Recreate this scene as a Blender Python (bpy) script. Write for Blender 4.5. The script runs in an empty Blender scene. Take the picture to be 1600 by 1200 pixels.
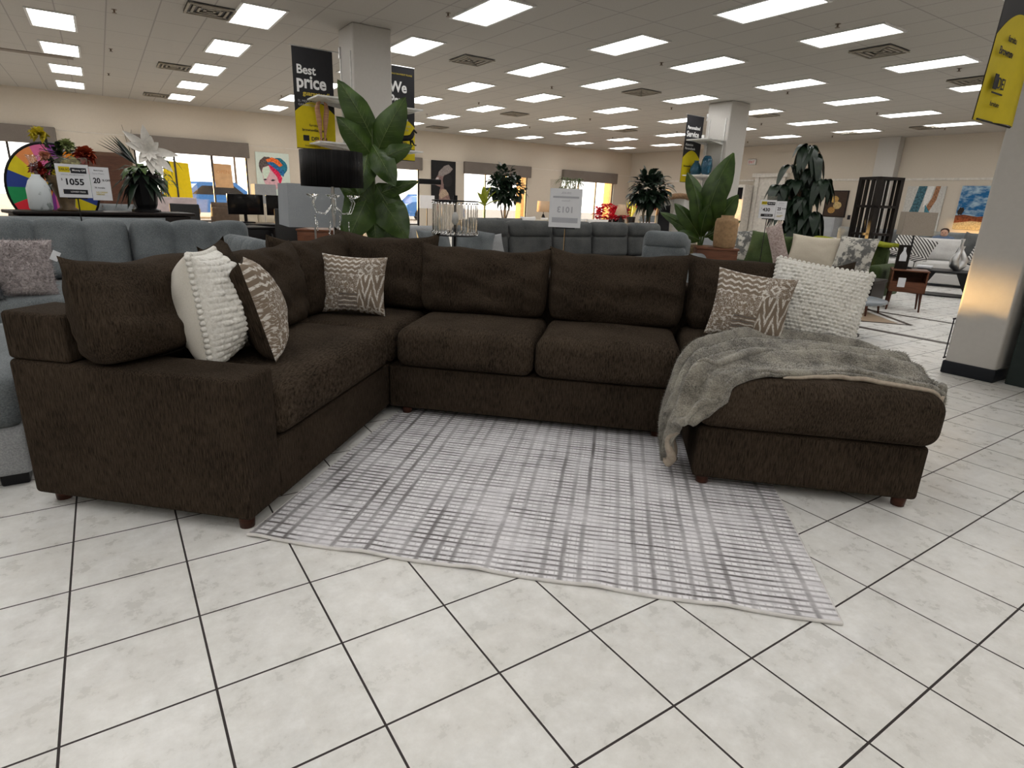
import bpy, math, random
from mathutils import Vector, Matrix, noise
C = bpy.data.collections.new('showroom')
bpy.context.scene.collection.children.link(C)
S = bpy.context.scene
PI = math.pi
R = math.radians
V3 = Vector

# ------------------------------------------------------------------ camera
cam = bpy.data.cameras.new('camera')
cam_o = bpy.data.objects.new('camera', cam); C.objects.link(cam_o)
FW = V3((0.53571438, 0.79202037, -0.29276924)); RT = V3((0.83444822, -0.54963436, 0.03997793)); UP = V3((0.1292527, 0.26571753, 0.95534702))
CAMZ = 1.26726
FPX = 924.86
m = Matrix((RT, UP, -FW)).transposed().to_4x4(); m.translation = V3((0, 0, CAMZ))
cam_o.matrix_world = m
cam.sensor_width = 36; cam.lens = FPX / 1600 * 36
cam.shift_x = (800 - 796.5) / 1600
cam.clip_start = 0.05; cam.clip_end = 300
S.camera = cam_o
def project(p):
    q = V3(p) - V3((0, 0, CAMZ)); z = q.dot(FW)
    if z < .1: return None
    return (796.5 + FPX * q.dot(RT) / z, 599.9 - FPX * q.dot(UP) / z)

# ------------------------------------------------------------------ world, sun, exposure
W = bpy.data.worlds.new('sky'); S.world = W; W.use_nodes = True
bg = W.node_tree.nodes['Background']; bg.inputs[0].default_value = (1.0, .93, .86, 1); bg.inputs[1].default_value = 3.2
sun = bpy.data.lights.new('sun', 'SUN'); sun.energy = 15.0; sun.color = (1, .58, .20); sun.angle = R(.9)
so = bpy.data.objects.new('sun', sun); C.objects.link(so)
so.rotation_euler = V3((-8.35, 19.5, 1.42)).to_track_quat('Z', 'Y').to_euler()
LAMP = 6.8
S.view_settings.view_transform = 'Standard'; S.view_settings.look = 'None'
S.view_settings.exposure = 0.27; S.view_settings.gamma = 1; S.view_settings.use_curve_mapping = False
CEIL = 3.66

# ------------------------------------------------------------------ node helper
class NV:
    def __init__(s, t, sock): s.t = t; s.s = sock
    def _m(s, op, *a):
        n = s.t.nodes.new('ShaderNodeMath'); n.operation = op
        for i, x in enumerate((s,) + a):
            if isinstance(x, NV): s.t.links.new(x.s, n.inputs[i])
            else: n.inputs[i].default_value = x
        return NV(s.t, n.outputs[0])
    def __add__(s, o): return s._m('ADD', o)
    __radd__ = __add__
    def __mul__(s, o): return s._m('MULTIPLY', o)
    __rmul__ = __mul__
    def __sub__(s, o): return s._m('SUBTRACT', o)
    def __rsub__(s, o): return (s * -1) + o
    def __truediv__(s, o): return s._m('DIVIDE', o)
    def frac(s): return s._m('FRACT')
    def floor(s): return s._m('FLOOR')
    def abs(s): return s._m('ABSOLUTE')
    def lt(s, o): return s._m('LESS_THAN', o)
    def gt(s, o): return s._m('GREATER_THAN', o)
    def min(s, o): return s._m('MINIMUM', o)
    def max(s, o): return s._m('MAXIMUM', o)
    def pow(s, o): return s._m('POWER', o)
    def sin(s): return s._m('SINE')
    def step(s, a, b):
        n = s.t.nodes.new('ShaderNodeMapRange'); n.clamp = True
        s.t.links.new(s.s, n.inputs[0]); n.inputs[1].default_value = a; n.inputs[2].default_value = b
        n.inputs[3].default_value = 0; n.inputs[4].default_value = 1
        return NV(s.t, n.outputs[0])
class Mat:
    def __init__(s, name, col=(.5, .5, .5), rough=.6, metal=0, **k):
        s.m = bpy.data.materials.new(name); s.m.use_nodes = True; s.t = s.m.node_tree
        s.b = s.t.nodes['Principled BSDF']
        s.b.inputs['Base Color'].default_value = (*col, 1); s.b.inputs['Roughness'].default_value = rough
        s.b.inputs['Metallic'].default_value = metal; s.b.inputs['Specular IOR Level'].default_value = .22
        for a, v in k.items(): s.b.inputs[a.replace('_', ' ')].default_value = v
        s.col = col
    def coord(s, kind='Object'):
        n = s.t.nodes.new('ShaderNodeTexCoord'); return n.outputs[kind]
    def xyz(s, kind='Object'):
        n = s.t.nodes.new('ShaderNodeSeparateXYZ'); s.t.links.new(s.coord(kind), n.inputs[0])
        return [NV(s.t, o) for o in n.outputs]
    def vec(s, x, y, z):
        n = s.t.nodes.new('ShaderNodeCombineXYZ')
        for i, v in enumerate((x, y, z)):
            if isinstance(v, NV): s.t.links.new(v.s, n.inputs[i])
            else: n.inputs[i].default_value = v
        return n.outputs[0]
    def noise(s, scale=5, det=3, stretch=(1, 1, 1), kind='Object', vec=None, rough=.5):
        mp = s.t.nodes.new('ShaderNodeMapping'); mp.inputs['Scale'].default_value = stretch
        s.t.links.new(vec if vec is not None else s.coord(kind), mp.inputs[0])
        n = s.t.nodes.new('ShaderNodeTexNoise'); n.inputs['Scale'].default_value = scale; n.inputs['Detail'].default_value = det; n.inputs['Roughness'].default_value = rough
        s.t.links.new(mp.outputs[0], n.inputs['Vector']); return NV(s.t, n.outputs[0])
    def mix(s, f, a, b):
        n = s.t.nodes.new('ShaderNodeMix'); n.data_type = 'RGBA'
        for i, v in ((0, f), (6, a), (7, b)):
            if isinstance(v, NV): s.t.links.new(v.s, n.inputs[i])
            elif isinstance(v, tuple): n.inputs[i].default_value = (*v, 1)
            else: n.inputs[i].default_value = v
        return NV(s.t, n.outputs[2])
    def base(s, v): s.t.links.new(v.s, s.b.inputs['Base Color']); return s
    def rough(s, v): s.t.links.new(v.s, s.b.inputs['Roughness']); return s
    def bump(s, v, strength=.3, dist=.01):
        n = s.t.nodes.new('ShaderNodeBump'); n.inputs['Strength'].default_value = strength; n.inputs['Distance'].default_value = dist
        s.t.links.new(v.s, n.inputs['Height']); s.t.links.new(n.outputs[0], s.b.inputs['Normal']); return s
def cloth(name, c1, c2, scale=60, stretch=(1, 1, 1), rough=.9, bump=.4, dist=.004, big=.3, lo=.35, hi=.65, sheen=.0):
    M = Mat(name, c1, rough); M.b.inputs['Specular IOR Level'].default_value = .06
    if sheen: M.b.inputs['Sheen Weight'].default_value = sheen
    n = M.noise(scale, 4, stretch, rough=.65); b = M.noise(4, 3)
    M.base(M.mix((n + (b - .5) * big).step(lo, hi), c1, c2)); M.bump(n, bump, dist)
    return M.m
def plain(name, col, rough=.5, metal=0, var=.12, sc=12, bump=0, **k):
    M = Mat(name, col, rough, metal, **k); n = M.noise(sc, 4)
    M.base(M.mix(n.step(.3, .7), tuple(c * (1 - var) for c in col), tuple(min(1, c * (1 + var)) for c in col)))
    if bump: M.bump(M.noise(sc * 8, 3), bump, .004)
    return M.m
def wood(name, c1, c2, rough=.45, stretch=(1, 1, 12), sc=6):
    M = Mat(name, c1, rough); n = M.noise(sc, 5, stretch); M.base(M.mix(n.step(.3, .7), c1, c2)); M.bump(n, .08, .002); return M.m
def glow(name, col, strength):
    M = Mat(name, col, .5); M.b.inputs['Emission Color'].default_value = (*col, 1); M.b.inputs['Emission Strength'].default_value = strength; return M.m

# ------------------------------------------------------------------ mesh helper
class G:
    def __init__(s): s.v = []; s.f = []; s.mi = []; s.sm = []; s.uv = {}
    def add(s, vs, fs, mi=0, smooth=True, M=None, uvs=None):
        o = len(s.v)
        for i, p in enumerate(vs):
            p = V3(p)
            if M is not None: p = M @ p
            s.v.append(p)
            if uvs: s.uv[o + i] = uvs[i]
        for f in fs: s.f.append(tuple(i + o for i in f)); s.mi.append(mi); s.sm.append(smooth)
        return s
    def box(s, c, d, mi=0, M=None, rz=0):
        x, y, z = (a / 2 for a in d); cx, cy, cz = c
        vs = [(cx + i * x, cy + j * y, cz + k * z) for i in (-1, 1) for j in (-1, 1) for k in (-1, 1)]
        if rz:
            q = Matrix.Rotation(rz, 3, 'Z'); vs = [q @ (V3(p) - V3(c)) + V3(c) for p in vs]
        return s.add(vs, [(0, 1, 3, 2), (4, 6, 7, 5), (0, 4, 5, 1), (2, 3, 7, 6), (0, 2, 6, 4), (1, 5, 7, 3)], mi, False, M)
    def bb(s, x0, x1, y0, y1, z0, z1, mi=0, M=None): return s.box(((x0 + x1) / 2, (y0 + y1) / 2, (z0 + z1) / 2), (x1 - x0, y1 - y0, z1 - z0), mi, M)
    def rbox(s, c, d, r=.02, k=2, n=1, mi=0, M=None, deform=None, smooth=True):
        h = [a / 2 for a in d]; r = min(r, *[a * .999 for a in h])
        def ax(a):
            l = [-a + r * i / k for i in range(k + 1)]
            e = [a - r + r * i / k for i in range(k + 1)]
            mid = [(-a + r) + (2 * a - 2 * r) * i / n for i in range(1, n)]
            return l + mid + e
        A = [ax(a) for a in h]; vs = []; fs = []; idx = {}
        def vert(p):
            key = tuple(round(x, 6) for x in p)
            if key in idx: return idx[key]
            q = V3([max(-h[i] + r, min(h[i] - r, p[i])) for i in range(3)]); dd = V3(p) - q
            if dd.length > 1e-9: dd = dd.normalized() * r
            w = q + dd
            if deform: w = deform(w, h)
            idx[key] = len(vs); vs.append(w + V3(c)); return idx[key]
        for a in range(3):
            b, e = (a + 1) % 3, (a + 2) % 3
            for sg in (-1, 1):
                for i in range(len(A[b]) - 1):
                    for j in range(len(A[e]) - 1):
                        q = []
                        for (ii, jj) in ((i, j), (i + 1, j), (i + 1, j + 1), (i, j + 1)):
                            p = [0, 0, 0]; p[a] = sg * h[a]; p[b] = A[b][ii]; p[e] = A[e][jj]; q.append(vert(p))
                        if sg < 0: q.reverse()
                        if len(set(q)) == 4: fs.append(tuple(q))
        return s.add(vs, fs, mi, smooth, M)
    def cyl(s, p0, p1, r0, r1=None, n=12, mi=0, M=None, smooth=True):
        return s.tube([p0, p1], [r0, r0 if r1 is None else r1], n, mi, M, smooth)
    def tube(s, pts, r, n=8, mi=0, M=None, smooth=True, cap=True):
        pts = [V3(p) for p in pts]; rs = r if isinstance(r, (list, tuple)) else [r] * len(pts)
        vs = []; fs = []; ref = None
        for i, p in enumerate(pts):
            t = (pts[min(i + 1, len(pts) - 1)] - pts[max(i - 1, 0)]).normalized()
            if ref is None: ref = t.orthogonal().normalized()
            else: ref = (ref - t * ref.dot(t)).normalized()
            b = t.cross(ref)
            for k in range(n):
                a = 2 * PI * k / n; vs.append(p + (ref * math.cos(a) + b * math.sin(a)) * rs[i])
        for i in range(len(pts) - 1):
            for k in range(n):
                fs.append((i * n + k, i * n + (k + 1) % n, (i + 1) * n + (k + 1) % n, (i + 1) * n + k))
        s.add(vs, fs, mi, smooth, M)
        if cap: s.add(vs[:n], [tuple(range(n - 1, -1, -1))], mi, False, M); s.add(vs[-n:], [tuple(range(n))], mi, False, M)
        return s
    def lathe(s, prof, c=(0, 0, 0), n=24, mi=0, M=None, smooth=True, sq=1):
        vs = []; fs = []
        for r, z in prof:
            for k in range(n):
                a = 2 * PI * k / n; vs.append((c[0] + r * math.cos(a), c[1] + r * sq * math.sin(a), c[2] + z))
        for i in range(len(prof) - 1):
            for k in range(n): fs.append((i * n + k, i * n + (k + 1) % n, (i + 1) * n + (k + 1) % n, (i + 1) * n + k))
        fs.append(tuple(range(n - 1, -1, -1))); fs.append(tuple((len(prof) - 1) * n + k for k in range(n)))
        return s.add(vs, fs, mi, smooth, M)
    def grid(s, fn, nu, nv, mi=0, M=None, flip=False, uv=True, smooth=True):
        vs = [fn(i / nu, j / nv) for i in range(nu + 1) for j in range(nv + 1)]
        uvs = [(i / nu, j / nv) for i in range(nu + 1) for j in range(nv + 1)] if uv else None
        fs = []
        for i in range(nu):
            for j in range(nv):
                a = i * (nv + 1) + j; q = (a, a + nv + 1, a + nv + 2, a + 1)
                fs.append(q[::-1] if flip else q)
        return s.add(vs, fs, mi, smooth, M, uvs)
    def pillow(s, w, h, t, n=20, pinch=.07, p=.42, seed=0, wr=.008, mi=0, mib=None, M=None, bump=None, sag=0, ear=0, gather=0, rb=0):
        # stands on z=0, faces -Y; width X, height Z
        def pt(a, b, side):
            x = a * 2 - 1; z = b * 2 - 1
            X = x * w / 2 * (1 - pinch * (1 - z * z) - .0); Z = z * h / 2 * (1 - pinch * (1 - x * x))
            th = max(0, (1 - x * x) * (1 - z * z)) ** p * t / 2
            th *= 1 + .25 * -z * sag
            q = noise.noise(V3((x * 1.6 + seed * 7.1, z * 1.6, seed + side)))
            q2 = noise.noise(V3((x * 4 + z * 2 + seed * 3.3, z * 3, seed * 1.7 + side * 3)))
            th += (q * wr * 2 + q2 * wr) * min(1, 6 * (1 - abs(x)) * 1) * min(1, 6 * (1 - abs(z)))
            if gather: th -= gather * max(0, abs(x) - .55) * (0.5 + .5 * math.sin(z * 15 + x * 6 + seed)) * min(1, 8 * (1 - abs(x))) * (1 - z * z) ** .3
            if rb and z < 0: q_ = 1 - rb * (abs(x) * abs(z)) ** 3; X *= q_; Z *= q_
            if ear: Z += ear * (abs(x) ** 5) * max(0, z) ** 5
            if sag: Z += noise.noise(V3((x * 2.3, seed * 5.5, 0))) * .02 * max(0, z)
            if bump: th += bump(x, z) if side == 0 else 0
            th = max(th, 0)
            return V3((X, -th if side == 0 else th, Z + h / 2))
        s.grid(lambda a, b: pt(a, b, 0), n, n, mi, M)
        s.grid(lambda a, b: pt(a, b, 1), n, n, mi if mib is None else mib, M, flip=True)
        return s
    def leaf(s, base, d, L, w, droop=.3, fold=.15, n=7, mi=0, up=V3((0, 0, 1)), wav=0, prof=None):
        base = V3(base); d = V3(d).normalized(); side = d.cross(up)
        if side.length < .05: side = V3((1, 0, 0))
        side.normalize(); nrm = side.cross(d).normalized()
        vs = []; fs = []
        for i in range(n + 1):
            t = i / n
            p = base + d * (L * t * (1 - droop * .25 * t)) + V3((0, 0, -1)) * (droop * L * t * t)
            ww = (prof(t) if prof else math.sin(PI * min(1, t * .97 + .03) ** .85)) * w / 2
            off = nrm * (fold * ww * 2) + nrm * (wav * math.sin(t * 14) * ww)
            vs += [p - side * ww + off, p, p + side * ww + nrm * (fold * ww * 2) - nrm * (wav * math.sin(t * 14 + 1) * ww)]
        for i in range(n):
            a = i * 3; fs += [(a, a + 1, a + 4, a + 3), (a + 1, a + 2, a + 5, a + 4)]
        return s.add(vs, fs, mi)
    def poly(s, pts, y=0, mi=0, th=.002, M=None):
        # flat piece in the XZ plane facing -Y, with thickness
        n = len(pts); vs = [(x, y, z) for x, z in pts] + [(x, y + th, z) for x, z in pts]
        fs = [tuple(range(n)), tuple(range(2 * n - 1, n - 1, -1))] + [(i, (i + 1) % n, (i + 1) % n + n, i + n) for i in range(n)]
        return s.add(vs, fs, mi, False, M)
    def obj(s, name, mats, parent=None, loc=None, rot=None):
        me = bpy.data.meshes.new(name); me.from_pydata([tuple(v) for v in s.v], [], s.f)
        if not isinstance(mats, (list, tuple)): mats = [mats]
        for x in mats: me.materials.append(x)
        me.polygons.foreach_set('material_index', s.mi); me.polygons.foreach_set('use_smooth', s.sm)
        if s.uv:
            l = me.uv_layers.new(name='UVMap')
            for lp in me.loops: l.data[lp.index].uv = s.uv.get(lp.vertex_index, (0, 0))
        me.update()
        o = bpy.data.objects.new(name, me); C.objects.link(o)
        if parent is not None: o.parent = parent
        if loc is not None: o.location = loc
        if rot is not None: o.rotation_euler = rot
        return o
def tag(o, label, cat, group=None, kind=None):
    o['label'] = label; o['category'] = cat
    if group: o['group'] = group
    if kind: o['kind'] = kind
    return o
def thing(name, label, cat, loc=(0, 0, 0), rz=0, group=None):
    o = bpy.data.objects.new(name, None); C.objects.link(o); o.empty_display_size = .1
    o.location = loc; o.rotation_euler = (0, 0, rz); return tag(o, label, cat, group)
def struct(o, label=None):
    o['kind'] = 'structure'
    if label: o['label'] = label
    return o
def dup(root, loc=None, rz=None, label=None, group=None, keep=None):
    r = root.copy(); C.objects.link(r)
    if loc is not None: r.location = loc
    if rz is not None: r.rotation_euler = (0, 0, rz)
    if label: r['label'] = label
    if group: r['group'] = group
    for ch in list(root.children):
        c = ch.copy(); C.objects.link(c); c.parent = r
        for g in ch.children:
            d = g.copy(); C.objects.link(d); d.parent = c
    return r
def TR(x, y, z, rz=0, rx=0, ry=0): return Matrix.Translation((x, y, z)) @ Matrix.Rotation(rz, 4, 'Z') @ Matrix.Rotation(rx, 4, 'X') @ Matrix.Rotation(ry, 4, 'Y')
def face(x, y): return math.atan2(-x, y)
def txt(body, size, mat, parent, x=0, y=0, z=0, bold=0, sx=1, mirror=False, align='LEFT', name='lettering', depth=.0008, rz=0, rx=PI / 2, sp=1.0):
    cu = bpy.data.curves.new('t', 'FONT'); cu.body = body; cu.size = size; cu.align_x = align; cu.extrude = depth; cu.offset = bold; cu.resolution_u = 3; cu.space_character = sp
    o = bpy.data.objects.new('t', cu); C.objects.link(o)
    dg = bpy.context.evaluated_depsgraph_get(); me = bpy.data.meshes.new_from_object(o.evaluated_get(dg)); bpy.data.objects.remove(o)
    k = -1 if mirror else 1
    M = Matrix.Translation((x, y, z)) @ Matrix.Rotation(rz, 4, 'Z') @ Matrix.Rotation(rx, 4, 'X') @ Matrix.Diagonal((sx * k, 1, 1, 1))
    me.transform(M); me.materials.clear(); me.materials.append(mat); me.name = name
    q = bpy.data.objects.new(name, me); C.objects.link(q)
    if parent is not None: q.parent = parent
    return q

# ------------------------------------------------------------------ materials
def tile_mat():
    M = Mat('floor_tile', (.6, .6, .57), .32); x, y, z = M.xyz()
    T = .338; gx = (x / T + .739 - .5); gy = (y / T - 8.317 - .5 + 20)
    fx = (gx.frac() - .5).abs(); fy = (gy.frac() - .5).abs()
    d = fx.min(fy); g = d.lt(.0095)
    idc = M.vec((gx).floor(), (gy).floor(), 0)
    cell = M.noise(7.31, 0, vec=idc)
    n1 = M.noise(9, 6, rough=.7); n2 = M.noise(45, 4, rough=.7); n3 = M.noise(2.2, 2)
    c = M.mix(n1.step(.36, .64), (.665, .657, .63), (.825, .822, .805))
    c = M.mix(n2.step(.26, .46), (.73, .715, .685), c)
    c = M.mix(((cell - .5) * .5 + (n3 - .5) * .5).step(-.15, .25) * .35, c, (.72, .68, .60))
    M.base(M.mix(g, c, (.030, .023, .022)))
    M.rough((n1 * .18 + .2).max(g * .8)); M.bump((g * -1) + n2 * .04, .35, .003)
    M.b.inputs['Specular IOR Level'].default_value = .45
    return M.m
def ceil_mat():
    M = Mat('ceiling_tile', (.6, .58, .54), .95); x, y, z = M.xyz()
    fx = ((x + .27 - .305 + 10) / .61).frac(); fy = ((y - 5.17 + .61 + 20) / 1.22).frac()
    lx = (fx - .5).abs().gt(.485); ly = (fy - .5).abs().gt(.4925)
    g = lx.max(ly); n = M.noise(120, 3); n2 = M.noise(.7, 2)
    c = M.mix(n.step(.35, .6), (.40, .375, .34), (.44, .415, .375))
    M.base(M.mix(g, c, (.30, .28, .26))); M.bump(n + g * .5, .3, .003); return M.m
def wall_mat(name, col):
    M = Mat(name, col, .85); x, y, z = M.xyz(); n = M.noise(30, 4); n2 = M.noise(220, 2)
    M.base(M.mix(n.step(.3, .7), tuple(c * .96 for c in col), col)); M.bump(n2, .25, .004); return M.m
M_FLOOR = tile_mat(); M_CEIL = ceil_mat()
M_WALL = wall_mat('cream_wall_paint', (.56, .50, .42)); M_COL = wall_mat('column_paint', (.50, .48, .45))
M_TRIM = plain('white_trim_paint', (.60, .57, .52), .5)
M_WHITE = plain('white_laminate', (.62, .62, .60), .4); M_BLACK = plain('black_gloss', (.006, .006, .007), .4)
M_DARKM = plain('black_metal', (.02, .02, .022), .35, .6); M_STEEL = plain('brushed_steel', (.55, .55, .55), .3, 1)
M_BASEB = plain('black_rubber_base', (.012, .014, .018), .5)
M_BROWN = cloth('chocolate_chenille', (.0110, .0078, .0054), (.068, .050, .035), 210, (1.2, 1.2, .11), .95, .6, .004, .25, .31, .72)
M_BROWNF = cloth('chocolate_chenille_seat_lit', (.0125, .009, .0062), (.078, .058, .041), 210, (1.2, .22, .22), .95, .6, .004, .25, .31, .72)  # seat fabric: turned grain, and the light on seat tops put into its colour
M_LEG = wood('walnut_leg', (.05, .018, .010), (.085, .03, .018), .4)
M_GREY = cloth('grey_velvet', (.105, .118, .125), (.20, .22, .23), 150, (1, 1, 1), .85, .4, .003, .6, sheen=.1)
M_DGREY = cloth('charcoal_weave', (.06, .064, .066), (.15, .153, .152), 200, (1, 1, 1), .9, .5, .003, .4)
M_LGREY = cloth('pale_grey_linen', (.26, .27, .28), (.40, .41, .42), 150, (1, 1, 1), .9, .4, .003, .3)
M_WHITEF = cloth('white_boucle', (.50, .49, .48), (.68, .67, .65), 120, (1, 1, 1), .9, .5, .004, .3)
M_GREEN = cloth('olive_velvet', (.032, .050, .018), (.075, .105, .040), 120, (1, 1, 1), .8, .3, .003, .5, sheen=.08)
M_WOODD = wood('espresso_wood', (.006, .004, .0035), (.014, .009, .007), .45, (12, 1, 1))
M_WOODR = wood('walnut_veneer', (.10, .040, .022), (.17, .07, .038), .35, (1, 1, 8))
M_CREAMP = cloth('cream_linen', (.44, .39, .31), (.56, .51, .42), 200, (1, 1, 1), .9, .4, .003, .2)
M_WOOL = cloth('ivory_wool', (.62, .60, .55), (.80, .79, .75), 90, (1, 1, 1), .95, .5, .004, .2)
M_WOOLB = cloth('ivory_cotton_back', (.62, .59, .52), (.72, .69, .63), 300, (1, 1, 1), .9, .3, .002, .2)
M_VAL = cloth('taupe_valance', (.145, .125, .11), (.18, .155, .135), 90, (1, 1, 1), .9, .2, .003, .3)
M_PAPER = plain('white_paper', (.72, .73, .76), .6, var=.02); M_INK = plain('black_ink', (.02, .02, .025), .6, var=.02)
M_YEL = plain('yellow_print', (.62, .50, .012), .6, var=.04); M_BANBLK = plain('charcoal_print', (.022, .022, .025), .55, var=.05)
M_WTXT = plain('white_print', (.80, .80, .80), .6, var=.02); M_GOLDT = plain('gold_print', (.55, .43, .06), .6, var=.02)
M_GREYINK = plain('pale_ink', (.42, .43, .47), .7, var=.02)
def leafmat(name, c1, c2, trans=.15, rough=.4):
    M = Mat(name, c1, rough); n = M.noise(9, 3); M.base(M.mix(n.step(.3, .7), c1, c2)); M.b.inputs['Transmission Weight'].default_value = 0
    M.b.inputs['Specular IOR Level'].default_value = .35; M.bump(M.noise(14, 2, (1, 1, .4)), .25, .01); return M.m
M_LEAF = leafmat('broad_leaf_green', (.018, .042, .006), (.050, .095, .014)); M_LEAFD = leafmat('dark_leaf_green', (.005, .013, .007), (.014, .030, .015))
M_LEAFY = leafmat('lime_leaf_green', (.16, .20, .015), (.30, .34, .03)); M_LEAFM = leafmat('mid_leaf_green', (.04, .08, .02), (.08, .13, .035))
M_BARK = plain('bark', (.10, .065, .04), .8, var=.3, sc=30); M_SOIL = plain('dark_soil', (.03, .022, .016), .9)
def glass(name, col=(.95, .97, .97), rough=.0, ior=1.45, alpha=None):
    M = Mat(name, col, rough); M.b.inputs['Transmission Weight'].default_value = 1; M.b.inputs['IOR'].default_value = ior; return M.m
def clearpane(name, gl=.08):
    M = Mat(name, (1, 1, 1), 0); t = M.t; tr = t.nodes.new('ShaderNodeBsdfTransparent'); gs_ = t.nodes.new('ShaderNodeBsdfGlossy'); gs_.inputs['Roughness'].default_value = .02
    mx = t.nodes.new('ShaderNodeMixShader'); mx.inputs[0].default_value = gl; t.links.new(tr.outputs[0], mx.inputs[1]); t.links.new(gs_.outputs[0], mx.inputs[2])
    tr.inputs[0].default_value = (.96, .97, .97, 1); t.links.new(mx.outputs[0], t.nodes['Material Output'].inputs[0]); return M.m
M_CRYS = glass('crystal', (.95, .96, .97), .03, 1.5); M_ACRYL = clearpane('clear_acrylic', .10); M_PANE = clearpane('window_glass', .06)
M_BLUEG = Mat('blue_glass', (.03, .13, .22), .08, 0, Transmission_Weight=.6, IOR=1.45).m
M_MIRROR = Mat('mirror_silver', (.85, .86, .86), .02, 1).m
def lampglow(col, k): return glow('lit_bulb', col, k)

# ================================================================== SETTING
X0, X1, Y0, Y1 = -7.0, 20.8, -6.0, 21.45
struct(G().bb(X0, X1, Y0, Y1, -.12, 0).obj('floor', M_FLOOR))
struct(G().bb(X0, X1, Y0, Y1, CEIL, CEIL + .15).obj('ceiling', M_CEIL))
# window wall with openings
wins = [(-4.0, -.85), (.97, 4.05), (7.0, 10.05), (11.95, 15.0), (16.8, 19.85)]
SILL, HEAD = .30, 2.45
g = G(); x = X0
for a, b in wins:
    g.bb(x, a, Y1, Y1 + .2, 0, CEIL); g.bb(a, b, Y1, Y1 + .2, 0, SILL); g.bb(a, b, Y1, Y1 + .2, HEAD, CEIL); x = b
g.bb(x, X1 + .2, Y1, Y1 + .2, 0, CEIL)
struct(g.obj('wall_back', M_WALL))
M_MULL = plain('dark_bronze_frame', (.05, .045, .045), .4, .4)
for i, (a, b) in enumerate(wins):
    e = bpy.data.objects.new('window_%d' % (i + 1), None); C.objects.link(e); e.location = ((a + b) / 2, Y1 + .1, SILL); struct(e)
    w = b - a; hh = HEAD - SILL; g = G()
    g.bb(-w / 2, w / 2, -.03, .03, 0, .05); g.bb(-w / 2, w / 2, -.03, .03, hh - .05, hh)
    for q in (-w / 2 + .025, w / 2 - .025, -w / 6, w / 6): g.bb(q - .025, q + .025, -.03, .03, .05, hh - .05)
    g.obj('window_frame', M_MULL, e)
    G().bb(-w / 2 + .05, w / 2 - .05, -.004, .004, .05, hh - .05).obj('pane', M_PANE, e)
    g = G(); g.bb(-w / 2 - .04, w / 2 + .04, -.22, -.1, -.04, .0); g.obj('sill', M_TRIM, e)
vl = ['taupe box valance over the far left window', 'taupe box valance over the window with the orange paper sign', 'taupe box valance half hidden behind the yellow banner', 'taupe box valance over the window with the leafy trees', 'taupe box valance nearest the room corner']
for i, (a, b) in enumerate(wins):
    g = G().rbox(((a + b) / 2, Y1 - .09, 2.50), (b - a + .1, .16, .44), .02, 2, 1, M=None)
    tag(g.obj('window_valance', M_VAL), vl[i], 'valance', 'valances on the window wall')
# far right wall with recesses, pilasters and rail
g = G(); g.bb(X1, X1 + .2, Y0, Y1, 0, CEIL); struct(g.obj('wall_right', M_WALL))
struct(G().rbox((X1 - .15, 10.0, CEIL / 2), (.30, .62, CEIL), .01).obj('trim_1', M_COL))
struct(G().bb(X1 - .05, X1, 10.3, 10.75, 0, CEIL).obj('trim_2', M_WALL))
struct(G().bb(X1 - .03, X1 + 0, Y0, 13.4, 2.41, 2.47).obj('trim_3', M_TRIM))
struct(G().bb(X1 - .03, X1 + 0, 14.75, Y1, 2.41, 2.47).obj('trim_4', M_TRIM))
struct(G().bb(X0, X1, Y1 - .012, Y1, 2.66, 2.675).obj('trim_5', M_TRIM))
struct(G().bb(X0 - .2, X0, Y0, Y1, 0, CEIL).obj('wall_left', M_WALL)); struct(G().bb(X0 - .2, X1 + .2, Y0 - .2, Y0, 0, CEIL).obj('wall_front', M_WALL))
struct(G().bb(X0, X1, Y1 - .015, Y1, 0, .12).obj('baseboard_back', M_BASEB)); struct(G().bb(X1 - .015, X1, Y0, Y1, 0, .12).obj('baseboard_right', M_BASEB))
# dark wooden entrance door beside window 2
d = bpy.data.objects.new('door_1', None); C.objects.link(d); d.location = (.1, Y1, 0); struct(d)
g = G(); g.bb(-.95, .80, -.06, 0, 0, 2.18); g.obj('door_frame', plain('brown_frame', (.10, .055, .035), .5), d)
g = G(); g.bb(-.86, -.05, -.09, -.06, .02, 2.08); g.bb(.0, .72, -.09, -.06, .02, 2.08)
for k in range(3):
    for q in (-.76, .08): g.bb(q, q + .56, -.1, -.09, .2 + k * .62, .68 + k * .62)
g.obj('door_leaf', wood('mahogany', (.05, .022, .014), (.10, .045, .028)), d)
# white doorway surround on the far right wall
d = bpy.data.objects.new('door_2', None); C.objects.link(d); d.location = (X1, 14.05, 0); struct(d)
g = G(); g.bb(-.10, 0, -.62, -.45, 0, 2.55); g.bb(-.10, 0, .45, .62, 0, 2.55); g.bb(-.16, 0, -.72, .72, 2.55, 2.68); g.obj('door_frame', M_TRIM, d)
g = G(); g.bb(-.04, 0, -.45, .45, 0, 2.55)
for k in (0.2, 1.4): g.bb(-.05, -.04, -.3, .3, k, k + 1.0)
g.obj('door_leaf', M_TRIM, d)
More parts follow.
